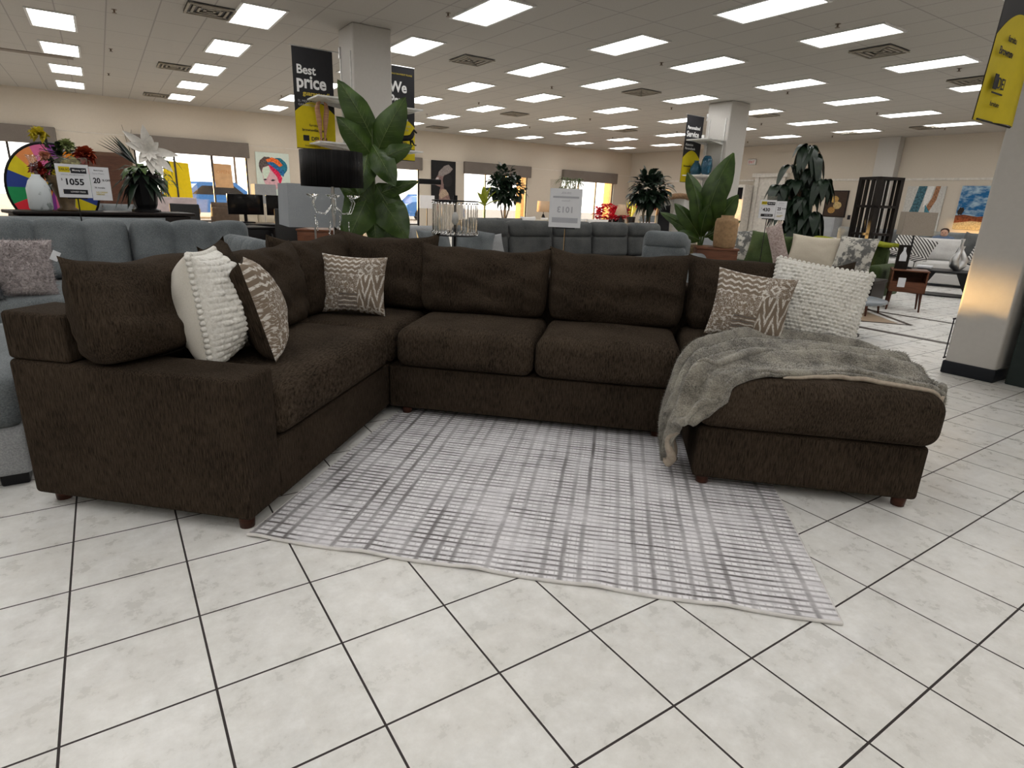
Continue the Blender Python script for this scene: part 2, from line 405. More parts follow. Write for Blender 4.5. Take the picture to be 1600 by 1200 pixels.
# columns
def column(x0, x1, y0, y1, label, name='trim'):
    o = thing('column', label, 'column', ((x0 + x1) / 2, (y0 + y1) / 2, 0))
    o['kind'] = 'structure'
    w, dd = x1 - x0, y1 - y0
    G().rbox((0, 0, CEIL / 2), (w, dd, CEIL), .025, 3).obj('shaft', M_COL, o)
    G().rbox((0, 0, .055), (w + .02, dd + .02, .11), .012, 2).obj('plinth', M_BASEB, o)
    return o
column(3.33, 3.93, 9.35, 9.98, 'square painted column behind the big green plant, carrying white shelves')
column(12.10, 12.76, 9.45, 10.10, 'square painted column far back carrying shelves with blue glass vases')
column(5.95, 6.32, 1.69, 2.06, 'plain painted column at the right edge with a band of low sun on it')

# ---------------------------------------------------------------- ceiling lights
M_DIFF = Mat('light_diffuser', (.8, .85, .85), .5)
_x, _y, _z = M_DIFF.xyz(); st = ((_x * 1.0 / .14).frac() - .5).abs().step(.40, .5)
M_DIFF.b.inputs['Emission Color'].default_value = (1.0, .985, .965, 1)
n_ = (st * -.35 + 1) * LAMP; M_DIFF.t.links.new(n_.s, M_DIFF.b.inputs['Emission Strength'])
M_DIFF = M_DIFF.m
LX = [-.27 - 2.44 * 2, -.27 - 2.44, -.27, 2.18, 4.6, 7.08, 8.92, 11.37, 13.81, 16.27, 18.6]
LY = [5.17 + 2.437 * k for k in range(-4, 7)]
proto = thing('ceiling_light', 'x', 'ceiling light', (0, 0, CEIL - .018))
g = G(); g.bb(-.305, .305, .57, .61, 0, .018); g.bb(-.305, .305, -.61, -.57, 0, .018); g.bb(-.305, -.272, -.57, .57, 0, .018); g.bb(.272, .305, -.57, .57, 0, .018); g.obj('light_frame', M_WHITE, proto)
g = G()
def dz(u, v):
    x = -.272 + .544 * u; return V3((x, -.57 + 1.14 * v, .012 - .004 * math.cos(x / .272 * PI * 2)))
g.grid(dz, 24, 1, flip=True, uv=False); g.obj('diffuser', M_DIFF, proto)
names = ['leftmost', 'second', 'third', 'fourth', 'fifth', 'sixth', 'seventh', 'eighth', 'ninth']
first = True; rowk = 0
for xi in LX:
    row = []
    for yi in LY:
        if abs(xi - 4.6) < .1 and yi < 7.0: continue
        p = project((xi, yi, CEIL)); row.append((yi, p is not None and -40 < p[0] < 1640 and -20 < p[1] < 1200))
    vis = [r for r in row if r[1]]
    if vis: nm = names[min(rowk, 8)]; rowk += 1
    for yi, v in row:
        if v: lab = 'recessed ceiling light, number %d from the camera in the %s row counted from the left' % (vis.index((yi, v)) + 1, nm)
        else: lab = 'recessed ceiling light out of view overhead'
        if first: proto.location = (xi, yi, CEIL - .018); proto['label'] = lab; proto['group'] = 'recessed ceiling lights'; first = False
        else: dup(proto, (xi, yi, CEIL - .018), 0, lab, 'recessed ceiling lights')
# vents
vent = thing('ceiling_vent', 'x', 'air vent', (0, 0, CEIL - .02)); M_VENT = plain('beige_vent_metal', (.30, .27, .22), .5)
G().bb(-.3, .3, -.3, .3, .015, .02).obj('backing', M_BLACK, vent)
g = G()
for k in range(4):
    q = .3 - k * .075
    for a, b, c_, d_ in ((-q, q, q - .03, q), (-q, q, -q, -q + .03), (-q, -q + .03, -q, q), (q - .03, q, -q, q)): g.bb(a, b, c_, d_, -.012 + k * .004, .002 + k * .004)
g.obj('louvre', M_VENT, vent)
vp = [(1.6, 10.2), (1.6, 15.1), (1.6, 19.9), (5.8, 10.2), (10, 10.2), (10, 5.3), (10, 15.1), (10, 19.9), (14.4, 15.3), (14.3, 10.2), (13.1, 5.2), (18.8, 8.3), (18.8, 10.4)]
vn = ['above the left row of lights, nearest', 'above the left of the window wall, middle one', 'high up close to the window wall at left', 'above the big green plant', 'in the middle of the ceiling left of the far column', 'large one at upper right', 'small one above the far middle', 'far back near the window wall corner', 'tiny one above the room corner', 'just right of the far column', 'beside the yellow banner at right', 'far right above the landscape picture', 'far back right of the far column']
for i, (a, b) in enumerate(vp):
    lab = 'square louvred ceiling vent ' + vn[i]
    if i == 0: vent.location = (a, b, CEIL - .02); vent['label'] = lab; vent['group'] = 'ceiling vents'
    else: dup(vent, (a, b, CEIL - .02), 0, lab, 'ceiling vents')
G_ = G(); G_.bb(-2.6, -.1, 15.7, 15.95, CEIL - .012, CEIL); tag(G_.obj('ceiling_vent', plain('stained_slot_vent', (.20, .17, .14), .8)), 'long narrow slot vent in the ceiling at upper left', 'air vent')
# sprinklers
spk = thing('sprinkler_head', 'x', 'sprinkler', (0, 0, CEIL - .05)); g = G(); g.cyl((0, 0, .05), (0, 0, .012), .012); g.cyl((0, 0, .008), (0, 0, .004), .03); g.cyl((0, 0, .05), (0, 0, .046), .035); g.obj('head', plain('aged_brass', (.16, .12, .09), .4, .6), spk)
k = 0
for a in (.5, 4.2, 8.3, 12.0, 15.65, 19.3):
    j = 0
    for b in (5.0, 8.05, 11.15, 14.2, 17.2):
        p = project((a, b, CEIL))
        if not p or not (0 < p[0] < 1600 and 0 < p[1] < 1200): continue
        j += 1; lab = 'small pendant sprinkler head, number %d from the camera in the %s line from the left' % (j, ['first', 'second', 'third', 'fourth', 'fifth', 'sixth'][int(round(a / 3.8))])
        if k == 0: spk.location = (a, b, CEIL - .05); spk['label'] = lab; spk['group'] = 'ceiling sprinklers'
        else: dup(spk, (a, b, CEIL - .05), 0, lab, 'ceiling sprinklers')
        k += 1

# ---------------------------------------------------------------- dark inlay lines in the far floor
M_INL = plain('brown_inlay_tile', (.05, .038, .032), .35); M_TAN = plain('tan_inlay_tile', (.36, .27, .19), .35)
def strip(a, b, w, name, n, mat=M_INL):
    a = V3(a); b = V3(b); t = (b - a).normalized(); q = V3((-t.y, t.x)) * w / 2
    g = G(); z = .003
    g.add([(*(a - q), z), (*(b - q), z), (*(b + q), z), (*(a + q), z), (*(a - q), 0), (*(b - q), 0), (*(b + q), 0), (*(a + q), 0)], [(0, 1, 2, 3), (0, 4, 5, 1), (1, 5, 6, 2), (2, 6, 7, 3), (3, 7, 4, 0)], 0, False)
    o = g.obj('trim_%d' % n, mat); struct(o, 'dark inlaid border strip in the tiled floor'); return o
strip((7.45, 5.4), (7.42, .2), .10, '', 6) if False else strip((7.45, 5.4), (7.42, 0.2), .10, '', 6)
strip((8.95, 5.9), (9.05, 0.2), .09, '', 7)
strip((8.26, 3.31), (7.55, 4.15), .06, '', 8); strip((8.26, 3.31), (9.2, 4.4), .06, '', 9)
g = G(); g.add([(8.20, 3.42, .002), (9.05, 4.4, .002), (7.62, 4.1, .002), (8.20, 3.42, 0), (9.05, 4.4, 0), (7.62, 4.1, 0)], [(0, 1, 2), (0, 3, 4, 1), (1, 4, 5, 2), (2, 5, 3, 0)], 0, False); struct(g.obj('trim_10', M_TAN))

# ================================================================== BROWN SECTIONAL (local frame: u right, v back)
SO = (1.341, 3.273, 0); SA = -R(43.6)
sofa = thing('sectional_sofa', 'large dark brown chenille U-shaped sectional sofa with loose back cushions and chaise at right', 'sofa', SO, SA)
def sp(name, g, mat=None): return g.obj(name, mat or M_BROWN, sofa)
# frames
sp('base', G().rbox((-.485, -.66, .182), (.97, 1.20, .26), .012))
sp('base', G().rbox((-.485, .425, .182), (.965, .95, .26), .012))
sp('base', G().rbox((.845, .42, .182), (1.68, .95, .26), .012))
sp('base', G().rbox((2.225, .15, .182), (.985, 1.50, .26), .02))
def armd(p, h):
    return p
g = G().rbox((-.485, -1.365, .338), (.97, .23, .568), .022, 3, 8)
sp('arm', g)
# back frames
def slope(p, h):
    k = (p.z + h[2]) / (2 * h[2]); q = V3(p); q.x -= 0; return q
g = G().rbox((-.83, -1.36, .715), (.27, .235, .185), .018, 3); sp('back_frame', g)
g = G().rbox((-.85, -.18, .50), (.22, 2.12, .60), .03, 3, 6); sp('back_frame', g)
g = G().rbox((.10, .80, .50), (1.75, .22, .60), .03, 3, 6); sp('back_frame', g)
def chb(p, h):
    q = V3(p)
    if q.z > 0 and q.x > h[0] - .35: q.z -= (q.x - h[0] + .35) * .35
    return q
g = G().rbox((1.855, .80, .50), (1.74, .22, .60), .04, 3, 10, deform=chb); sp('back_frame', g)
g = G().rbox((2.66, .47, .44), (.14, .58, .26), .05, 3, 3); sp('side_bolster', g)
def crown(c=.03, s=0, wr=.006):
    def f(p, h):
        x, y = p.x / h[0], p.y / h[1]; k = max(0, 1 - x * x) * max(0, 1 - y * y)
        q = V3(p); nn = noise.noise(V3((p.x * 4 + s * 3, p.y * 4, s))) * wr
        if p.z > 0: q.z += c * k ** .6 + nn
        q.y += noise.noise(V3((p.x * 3 + s, p.z * 5, 2))) * .006 * (1 if p.y < 0 else 0)
        if abs(p.z) < h[2] * .95: q *= 1.0; 
        return q
    return f
sp('seat_cushion', G().rbox((-.36, -.665, .425), (.775, 1.17, .225), .065, 4, 16, deform=crown(.03, 1)), M_BROWNF)
sp('seat_cushion', G().rbox((-.36, .29, .420), (.78, .70, .215), .06, 4, 14, deform=crown(.02, 2)), M_BROWNF)
sp('seat_cushion', G().rbox((.465, .27, .428), (.815, .74, .225), .065, 4, 14, deform=crown(.03, 3)), M_BROWNF)
sp('seat_cushion', G().rbox((1.285, .27, .428), (.810, .74, .225), .065, 4, 14, deform=crown(.03, 4)), M_BROWNF)
sp('seat_cushion', G().rbox((2.225, .03, .430), (1.03, 1.36, .235), .075, 4, 18, deform=crown(.025, 5)), M_BROWNF)
# back cushions
def bc(w, h, u, v, z, rz, seed, lean=.16, t=.27, ear=.03, pinch=.035, roll=0):
    g = G(); M = TR(u, v, z, rz) @ Matrix.Rotation(-lean, 4, 'X') @ Matrix.Rotation(roll, 4, 'Y')
    g.pillow(w, h, t, 30, pinch, .30, seed, .016, M=M, sag=.5, ear=ear, gather=.03, rb=.13); sp('back_cushion', g)
L = PI / 2
bc(.91, .385, -.53, -1.08, .615, L, 1, .16, .30, .055, .025, roll=-.01)
bc(.80, .46, -.54, -.40, .53, L, 2, .17)
bc(.80, .49, -.58, .30, .52, L * .93, 3, .17)
bc(.80, .49, -.30, .60, .53, -.10, 4, .17, ear=.045)
bc(.88, .45, .44, .50, .53, 0, 5, .18, .28)
bc(.88, .46, 1.30, .50, .53, 0, 6, .18, .28)
bc(.98, .47, 2.22, .55, .52, 0, 7, .20, .25)
# legs
for u, v in ((-.06, -1.42), (-.92, -1.40), (.10, -.005), (-.9, .8), (1.60, .02), (1.79, -.54), (2.67, -.54), (2.66, .82), (.1, .82)):
    G().lathe([(.028, 0), (.033, .065)], (u, v, 0), 14).obj('leg', M_LEG, sofa)

# rug
def rug_mat():
    M = Mat('woven_rug', (.7, .7, .72), .95); x, y, z = M.xyz(); M.b.inputs['Specular IOR Level'].default_value = .1
    w1 = M.noise(3.0, 3); w2 = M.noise(60, 3, (1, .12, 1)); w3 = M.noise(60, 3, (.12, 1, 1)); blot = M.noise(5, 4, (1, .5, 1)); cellx = M.noise(1.0, 2, (9, .4, 1)); celly = M.noise(1.0, 2, (2.5, 22, 1))
    lx = ((x + (w1 - .5) * .014) / .066).frac(); lx = (lx - .5).abs().step(.28, .42)
    lx2 = ((x + (w1 - .5) * .03) / .0233).frac(); lx2 = (lx2 - .5).abs().step(.30, .48)
    ly = ((y + (w1 - .5) * .02) / .0315).frac(); ly = (ly - .5).abs().step(.24, .40)
    ax = cellx.step(.38, .62); ay = celly.step(.32, .62)
    d = (lx * (ax * .65 + .2)).max(ly * (ay * .6 + .42)) * (w2.step(.2, .45) * .4 + .6)
    d = d.max(lx2 * .35 * w3.step(.4, .6))
    d = d * (blot.step(.30, .58) * .6 + .5)
    c = M.mix(w3.step(.3, .7), (.66, .645, .67), (.90, .885, .905))
    M.base(M.mix(d.min(1.0) * .97, c, (.12, .108, .108))); M.bump(w2 + w3, .4, .003); return M.m
rug = thing('area_rug', 'thin pale grey rug with charcoal brushed grid pattern in front of the brown sofa', 'rug', SO, SA)
cn = [(-.014, -1.491), (2.112, -1.511), (2.15, .35), (.06, .35)]
def rg(u, v, z=.009):
    a = V3(cn[0]).lerp(V3(cn[1]), u); b = V3(cn[3]).lerp(V3(cn[2]), u); p = a.lerp(b, v)
    edge = max(0, 1 - v * 14)
    zz = z + .005 * edge * max(0, math.sin(u * 31 + 1.0)) ** 3 + .002 * noise.noise(V3((u * 9, v * 9, 0)))
    q = .003 * edge * math.sin(u * 31 + 1); return V3((p.x, p.y + q, zz))
g = G(); g.grid(lambda a, b: rg(a, b), 120, 40, 0, uv=False)
g.grid(lambda a, b: rg(a, b, .002), 120, 40, 0, flip=True, uv=False)
g.obj('pile', rug_mat(), rug)
M_BIND = plain('rug_binding_thread', (.68, .66, .64), .9)
g = G(); g.tube([rg(i / 120, 0, .007) - V3((0, .004, 0)) for i in range(121)], .0065, 6); g.tube([rg(1, i / 40, .005) for i in range(41)], .005, 6); g.tube([rg(0, i / 40, .005) for i in range(41)], .005, 6); g.obj('binding', M_BIND, rug)

# ---- throw pillows
def in_sofa(u, v, z): 
    q = Matrix.Rotation(SA, 3, 'Z') @ V3((u, v, 0)); return (SO[0] + q.x, SO[1] + q.y, z)
def ikat(name):
    M = Mat(name, (.3, .25, .2), .9); x, y, z = M.xyz('UV'); M.b.inputs['Specular IOR Level'].default_value = .1
    nz = M.noise(7, 3, kind='UV'); nf = M.noise(60, 3, kind='UV'); x1 = x + (nz - .5) * .05; y1 = y + (nz - .5) * .05
    tau, wh, dk = (.21, .165, .125), (.66, .63, .58), (.06, .045, .04)
    # zigzag top left
    zz = (((x1 * 9).frac() - .5).abs() * .8 + y1 * 12).frac(); a = zz.lt(.38)
    ch = (((x1 * 5.5).frac() - .5).abs() * 2.6 + y1 * 3.2).frac().lt(.36)
    stp = (y1 * 26).frac().lt(.5); fan = ((x1 * 1.3 + (nz - .5) * 2.2 + y1) * 5).frac().lt(.22)
    r1 = y.gt(.66) * x.lt(.62); r2 = x.gt(.60) * y.lt(.68); r3 = y.lt(.34) * x.gt(.30) * x.lt(.60); r4 = y.lt(.12)
    rest = 1 - r1.max(r2).max(r3)
    dia = ((x - .76).abs() * 1.1 + (y - .80).abs()); dm = (dia - .065).abs().lt(.018); dia2 = ((x - .64).abs() * 1.1 + (y - .70).abs()); dm2 = (dia2 - .055).abs().lt(.017)
    f = (a * r1).max(ch * r2).max(stp * r3).max(fan * rest * .8).max(dm).max(dm2).max(zz.gt(.6) * r4)
    br = M.noise(26, 3, (1, .35, 1), kind='UV'); sp_ = M.noise(18, 2, kind='UV').step(.56, .62)
    f = (f * nf.step(.30, .5) * br.step(.30, .44)).max(sp_ * .8 * rest)
    c = M.mix(f, tau, wh); c = M.mix(r3 * (y1 * 13).frac().lt(.25) * .8, c, dk); c = M.mix(nz.step(.55, .75) * .35, c, (.35, .30, .25))
    M.base(c); M.bump(f + nf * .3, .3, .003); return M.m
M_IKAT = ikat('taupe_ikat_print')
def woolly(n, st=.5):
    def f(x, z):
        if max(abs(x), abs(z)) > .985: return 0
        i = (z * .5 + .5) * n; j = (x * .5 + .5) * n * .9 + (st if int(i) % 2 else 0)
        a = abs(math.sin(PI * i)) ** .6 * abs(math.sin(PI * j)) ** .6
        r = noise.cell(V3((math.floor(i) + .3, math.floor(j) + .3, 1.5)))
        return .015 * min(1, 9 * (1 - max(abs(x), abs(z)))) * a * (.75 + .5 * r)
    return f
def tpillow(name, label, w, h, t, u, v, z, rz, lean, roll, mats, bump=None, seed=0, n=26, pinch=.08, p=.40, group=None, loc=None):
    g = G(); g.pillow(w, h, t, n, pinch, p, seed, .008, 0, 1, bump=bump)
    if bump:
        rr = random.Random(seed)
        for k in range(20):   # fringe knots along the seam
            for (a, b) in ((-1, k / 10 - .95), (1, k / 10 - .95), (k / 10 - .95, 1)):
                x_ = a * w / 2 * (1 - pinch * (1 - b * b)); z_ = b * h / 2 * (1 - pinch * (1 - a * a)) + h / 2
                if True: g.lathe([(.002, -.013), (.011, -.007), (.013, 0), (.010, .008), (.002, .013)], (x_, -.006, z_), 7)
    o = g.obj(name, mats); o.location = loc or in_sofa(u, v, z)
    o.rotation_mode = 'QUATERNION'
    o.rotation_quaternion = (Matrix.Rotation(rz if loc else SA + rz, 4, 'Z') @ Matrix.Rotation(-lean, 4, 'X') @ Matrix.Rotation(roll, 4, 'Y')).to_quaternion()
    return tag(o, label, 'cushion', group)
tpillow('throw_pillow', 'chunky ivory wool knit pillow standing behind the left arm of the brown sofa', .50, .47, .32, -.40, -1.00, .55, R(115), .10, .03, [M_WOOL, M_WOOLB], woolly(19, 0), 11, 170, .05, .5)
tpillow('throw_pillow', 'taupe and white ikat pillow seen edge on beside the ivory knit pillow at left', .44, .44, .22, -.24, -.84, .555, R(122), .26, .04, [M_IKAT, M_BROWN], None, 12)
tpillow('throw_pillow', 'taupe and white ikat pillow leaning in the back corner of the brown sofa', .41, .37, .17, -.33, .20, .55, R(12), .20, .03, [M_IKAT, M_BROWN], None, 13)
tpillow('throw_pillow', 'taupe and white ikat pillow on the chaise overlapping the ivory knit pillow', .43, .39, .16, 2.04, .24, .56, R(-8), .22, .10, [M_IKAT, M_BROWN], None, 14)
tpillow('throw_pillow', 'chunky ivory wool knit pillow leaning at the right end of the chaise', .52, .47, .20, 2.41, .36, .545, R(-8), .30, .13, [M_WOOL, M_WOOLB], woolly(22), 15, 180, .05, .42)

# ---- fur throw
def fur_mat():
    M = Mat('faux_fur', (.3, .28, .24), .95); M.b.inputs['Sheen Weight'].default_value = .5; M.b.inputs['Specular IOR Level'].default_value = .1
    a = M.noise(9, 5, rough=.65); b = M.noise(160, 3, (1, .35, 1), rough=.8); c = M.noise(3, 2)
    col = M.mix((a * .6 + b * .5).step(.42, .68), (.066, .058, .042), (.44, .41, .34)); col = M.mix((c * .5 + a * .5).step(.5, .62) * .5, col, (.40, .375, .30))
    M.base(col); M.bump(b + a * 1.2, .9, .012); return M.m
M_FUR = fur_mat(); M_LIN = cloth('beige_minky_lining', (.36, .30, .24), (.44, .38, .31), 60, bump=.3)
thr = thing('fur_throw', 'grey brown faux fur blanket with beige lining draped over the chaise corner', 'blanket', SO, SA)
# key sections along the spine: (u, z, v_front, v_rear)
KS = [(2.775, .44, -.50, -.05), (2.755, .54, -.53, .10), (2.66, .575, -.53, .17), (2.45, .578, -.50, .22), (2.25, .578, -.50, .27), (2.05, .578, -.56, .25), (1.92, .575, -.62, .12), (1.80, .570, -.66, 0.0), (1.72, .56, -.69, -.10), (1.665, .50, -.70, -.16), (1.645, .40, -.69, -.20), (1.635, .30, -.66, -.24), (1.63, .22, -.60, -.30), (1.64, .14, -.55, -.36), (1.65, .085, -.53, -.40)]
def spine(s):
    q = s * (len(KS) - 1); i = min(int(q), len(KS) - 2); t = q - i
    def cr(a, b, c, d): return b + .5 * t * (c - a + t * (2 * a - 5 * b + 4 * c - d + t * (3 * (b - c) + d - a)))
    K = [KS[max(0, i - 1)], KS[i], KS[i + 1], KS[min(len(KS) - 1, i + 2)]]
    return [cr(*[k[j] for k in K]) for j in range(4)]
def throwpt(s, b, off=0):
    u, z, vf, vr = spine(s)
    hang = max(0, min(1, (s - .60) * 6)); fl = 1 - hang
    fo = .5 + .5 * math.sin(b * 19 + s * 7 + 3 * noise.noise(V3((s * 3, b * 2, 0))))
    fo2 = noise.noise(V3((s * 7, b * 6, 4.0)))
    v = vf + (vr - vf) * b
    # over the front edge the cloth falls
    zz = z + fl * (.050 * fo ** 1.5 * (1 - max(0, 1 - b * 8)) + .026 * fo2)
    front = max(0, -.60 - v)
    if fl > 0: zz -= front * 2.2 * fl
    uu = u - hang * (.060 * fo + .02 * fo2 - .01)
    e = .01 * noise.noise(V3((s * 25, b * 25, 1)))
    px, py = abs(uu - 2.225), abs(v - .03); hx, hy, rr0 = .515, .68, .075
    ed = math.hypot(max(0, px - hx + rr0), max(0, py - hy + rr0))
    if ed < rr0 and s < .75:      # the cloth lies on the cushion top and hugs it along its front border
        zt = .4725 + math.sqrt(rr0 * rr0 - ed * ed) + .025 * (max(0, 1 - (px / hx) ** 2) * max(0, 1 - (py / hy) ** 2)) ** .6 + .014
        k = min(1, b * 5); zz = max(zt, zt * (1 - k) + zz * k) if fl >= 1 else max(zt, zz); e = abs(e)
    return V3((uu + off * 0, v + .012 * math.sin(s * 33), zz + e * fl - off))
NS, NB = 150, 90
g = G(); g.grid(lambda a, b: throwpt(a, b), NS, NB, flip=False, uv=False)
fu = g.obj('fur_side', M_FUR, thr)
g = G(); g.tube([throwpt(.02 + .74 * i / 90, .035 + .02 * math.sin(i * .3)) + V3((0, 0, .004)) for i in range(91)], [.012 + .008 * math.sin(i * .21) ** 2 for i in range(91)], 8); g.tube([throwpt(.05 + .6 * i / 60, .32 + .10 * math.sin(i * .09)) + V3((0, 0, .004)) for i in range(61)], [.004 + .020 * math.sin(PI * i / 60) for i in range(61)], 8); g.obj('folded_edge', M_FUR, thr)
md = fu.modifiers.new('s', 'SOLIDIFY'); md.thickness = .014; md.offset = 0
tx = random.Random(5)
g = G(); pts = [throwpt(.08 + .27 * i / 50, .0) + V3((0, -.010, -.008)) for i in range(51)]
g.tube(pts, [.004 + .008 * math.sin(PI * i / 50) ** .5 for i in range(51)], 8)
g.obj('lining_hem', M_LIN, thr); g = G()
pts = [throwpt(.80 + .2 * i / 20, .02 + .05 * math.sin(i * .3)) + V3((.008, -.006, 0)) for i in range(21)]; g.tube(pts, [.008 + .022 * i / 20 for i in range(21)], 8)
pts = [throwpt(.80 + .2 * i / 20, .5) + V3((-.012, -.01, 0)) for i in range(21)]; g.tube(pts, [.004 + .026 * (i / 20) for i in range(21)], 8)
pts = [throwpt(.998, .0 + 1.0 * i / 12) + V3((0, -.0, .0)) for i in range(13)]; g.tube(pts, .014, 8)
g.obj('lining_tail', M_LIN, thr)
# short fur strands (real geometry) over the throw
rr = random.Random(3); g = G()
for k in range(26000):
    s, b = rr.random(), rr.random(); p = throwpt(s, b)
    p2 = throwpt(min(1, s + .004), b); p3 = throwpt(s, min(1, b + .006)); n = (p2 - p).cross(p3 - p)
    if n.length < 1e-12: continue
    n.normalize()
    if n.z < 0 and s < .6: n = -n
    if s >= .6 and n.x > 0: n = -n
    q = p + n * .006; d_ = (n * .8 + V3((rr.uniform(-.7, .7), rr.uniform(-.9, .2), rr.uniform(-.5, .3)))).normalized() * rr.uniform(.008, .016)
    w = d_.cross(V3((rr.random(), rr.random(), .3))).normalized() * .0009
    g.add([q - w, q + w, q + d_], [(0, 1, 2)], 0, False)
fs = g.obj('fur_strands', M_FUR, thr); fs['kind'] = 'stuff'
# === PART2

# ================================================================== generic builders
def sofa_obj(name, label, loc, rz, w, d, h, seat, nb, mat, armw=.2, armh=.62, leg=.08, group=None, tuft=0, backt=.28, split=False, cat='sofa', legmat=None, arms=(1, 1), seam=None, roll=0, thick=.2):
    o = thing(name, label, cat, loc, rz, group)   # faces -Y, origin at the middle of its footprint
    G().rbox((0, 0, leg + (seat - thick - leg) / 2), (w, d, seat - thick - leg), .03).obj('base', mat, o)
    for sgn, on in ((-1, arms[0]), (1, arms[1])):
        if on:
            g = G(); g.rbox((sgn * (w / 2 - armw / 2), -.0, leg + (armh - leg) / 2), (armw, d, armh - leg), min(.09, armw * .42), 4, 4)
            g.obj('arm', mat, o)
    iw = w - armw * sum(arms); cx = (arms[0] - arms[1]) * armw / 2
    g = G().rbox((cx, d / 2 - backt * .3, (seat + h * .92) / 2 - .05), (iw + .02, backt * .6, h * .92 - seat + .1), .05, 3, 4); g.obj('back_frame', mat, o)
    for k in range(nb):
        cw = iw / nb; x = cx - iw / 2 + cw * (k + .5)
        G().rbox((x, -backt * .35, seat - thick / 2), (cw - .01, d - backt * .8, thick), .05, 3, 6, deform=crown(.02, k)).obj('seat_cushion', mat, o)
        if tuft:
            def df(p, hh, n=tuft):
                q = V3(p); a = (p.x / hh[0] * .5 + .5) * n; q.y -= .085 * abs(math.sin(PI * a)) ** .4 * (1 if p.y < 0 else 0) - .02; q.z += .022 * abs(math.sin(PI * a)) ** .6 * (1 if p.z > 0 else 0); return q
            g = G().rbox((0, 0, 0), (cw - .012, .2, h - seat), .07, 3, 36, deform=df, M=TR(x, d / 2 - backt * .62, (h + seat) / 2, 0, -.16))
            g.obj('back_cushion', mat, o)
        elif seam:
            g = G(); hh = (h - seat); M = TR(x, d / 2 - backt * .7, 0, 0, -.12)
            g.rbox((0, 0, seat + hh * .30), (cw - .012, .24, hh * .62), .07, 3, 6, M=M); g.rbox((0, -.02, seat + hh * .78), (cw - .012, .27, hh * .46), .10, 3, 6, M=M); g.obj('back_cushion', mat, o)
        else:
            g = G(); g.pillow(cw * 1.0, h - seat + .03, .24, 16, .02, .25, k + 3, .012, M=TR(x, d / 2 - backt * .72, seat - .01, 0, -.16)); g.obj('back_cushion', mat, o)
    for sx in (-1, 1):
        for sy in (-1, 1):
            G().cyl((sx * (w / 2 - .08), sy * (d / 2 - .08), 0), (sx * (w / 2 - .08), sy * (d / 2 - .08), leg + .01), .022, .03).obj('leg', legmat or M_DARKM, o)
    return o
def spill(label, loc, w, h, t, mat, rz, lean=.2, roll=0, seed=1, fuzz=False, group=None, matb=None, name='throw_pillow', pinch=.07):
    o = tpillow(name, label, w, h, t, 0, 0, 0, rz, lean, roll, [mat, matb or mat], None, seed, 18, pinch, .4, group, loc)
    if fuzz:
        g = G(); r2 = random.Random(seed); me = o.data; vv = [v.co.copy() for v in me.vertices]; nn = [v.normal.copy() for v in me.vertices]
        for k in range(7000):
            p = me.polygons[r2.randrange(len(me.polygons))]; a, b = r2.random(), r2.random()
            q = vv[p.vertices[0]].lerp(vv[p.vertices[1]], a).lerp(vv[p.vertices[3]].lerp(vv[p.vertices[2]], a), b); n = p.normal
            d_ = (n * .9 + V3((r2.uniform(-1, 1), r2.uniform(-1, 1), r2.uniform(-1.2, .5))) * .9).normalized() * r2.uniform(.018, .035); ww = d_.cross(V3((r2.random(), .3, r2.random()))).normalized() * .0018
            g.add([q - ww, q + ww, q + d_], [(0, 1, 2)], 0, False)
        f = g.obj('fuzzy_pile', mat, o); f['kind'] = 'stuff'
    return o
def vase(name, label, cat, loc, prof, mat, mats=None, n=28, group=None, sq=1):
    o = G().lathe(prof, n=n, sq=sq).obj(name, mat); o.location = loc; return tag(o, label, cat, group)
def ring_leaves(g, c, n, L, w, el0, el1, droop, seed, mi=0, rad=.02, prof=None, fold=.15, wav=.0, az0=0, full=2 * PI):
    r = random.Random(seed)
    for i in range(n):
        a = az0 + full * (i + r.uniform(-.3, .3)) / n; e = r.uniform(el0, el1); d = V3((math.cos(a) * math.cos(e), math.sin(a) * math.cos(e), math.sin(e)))
        k = r.uniform(.75, 1.15); g.leaf(V3(c) + V3((math.cos(a), math.sin(a), 0)) * rad, d, L * k, w * k, droop * r.uniform(.7, 1.3), fold, 7, mi, wav=wav, prof=prof)
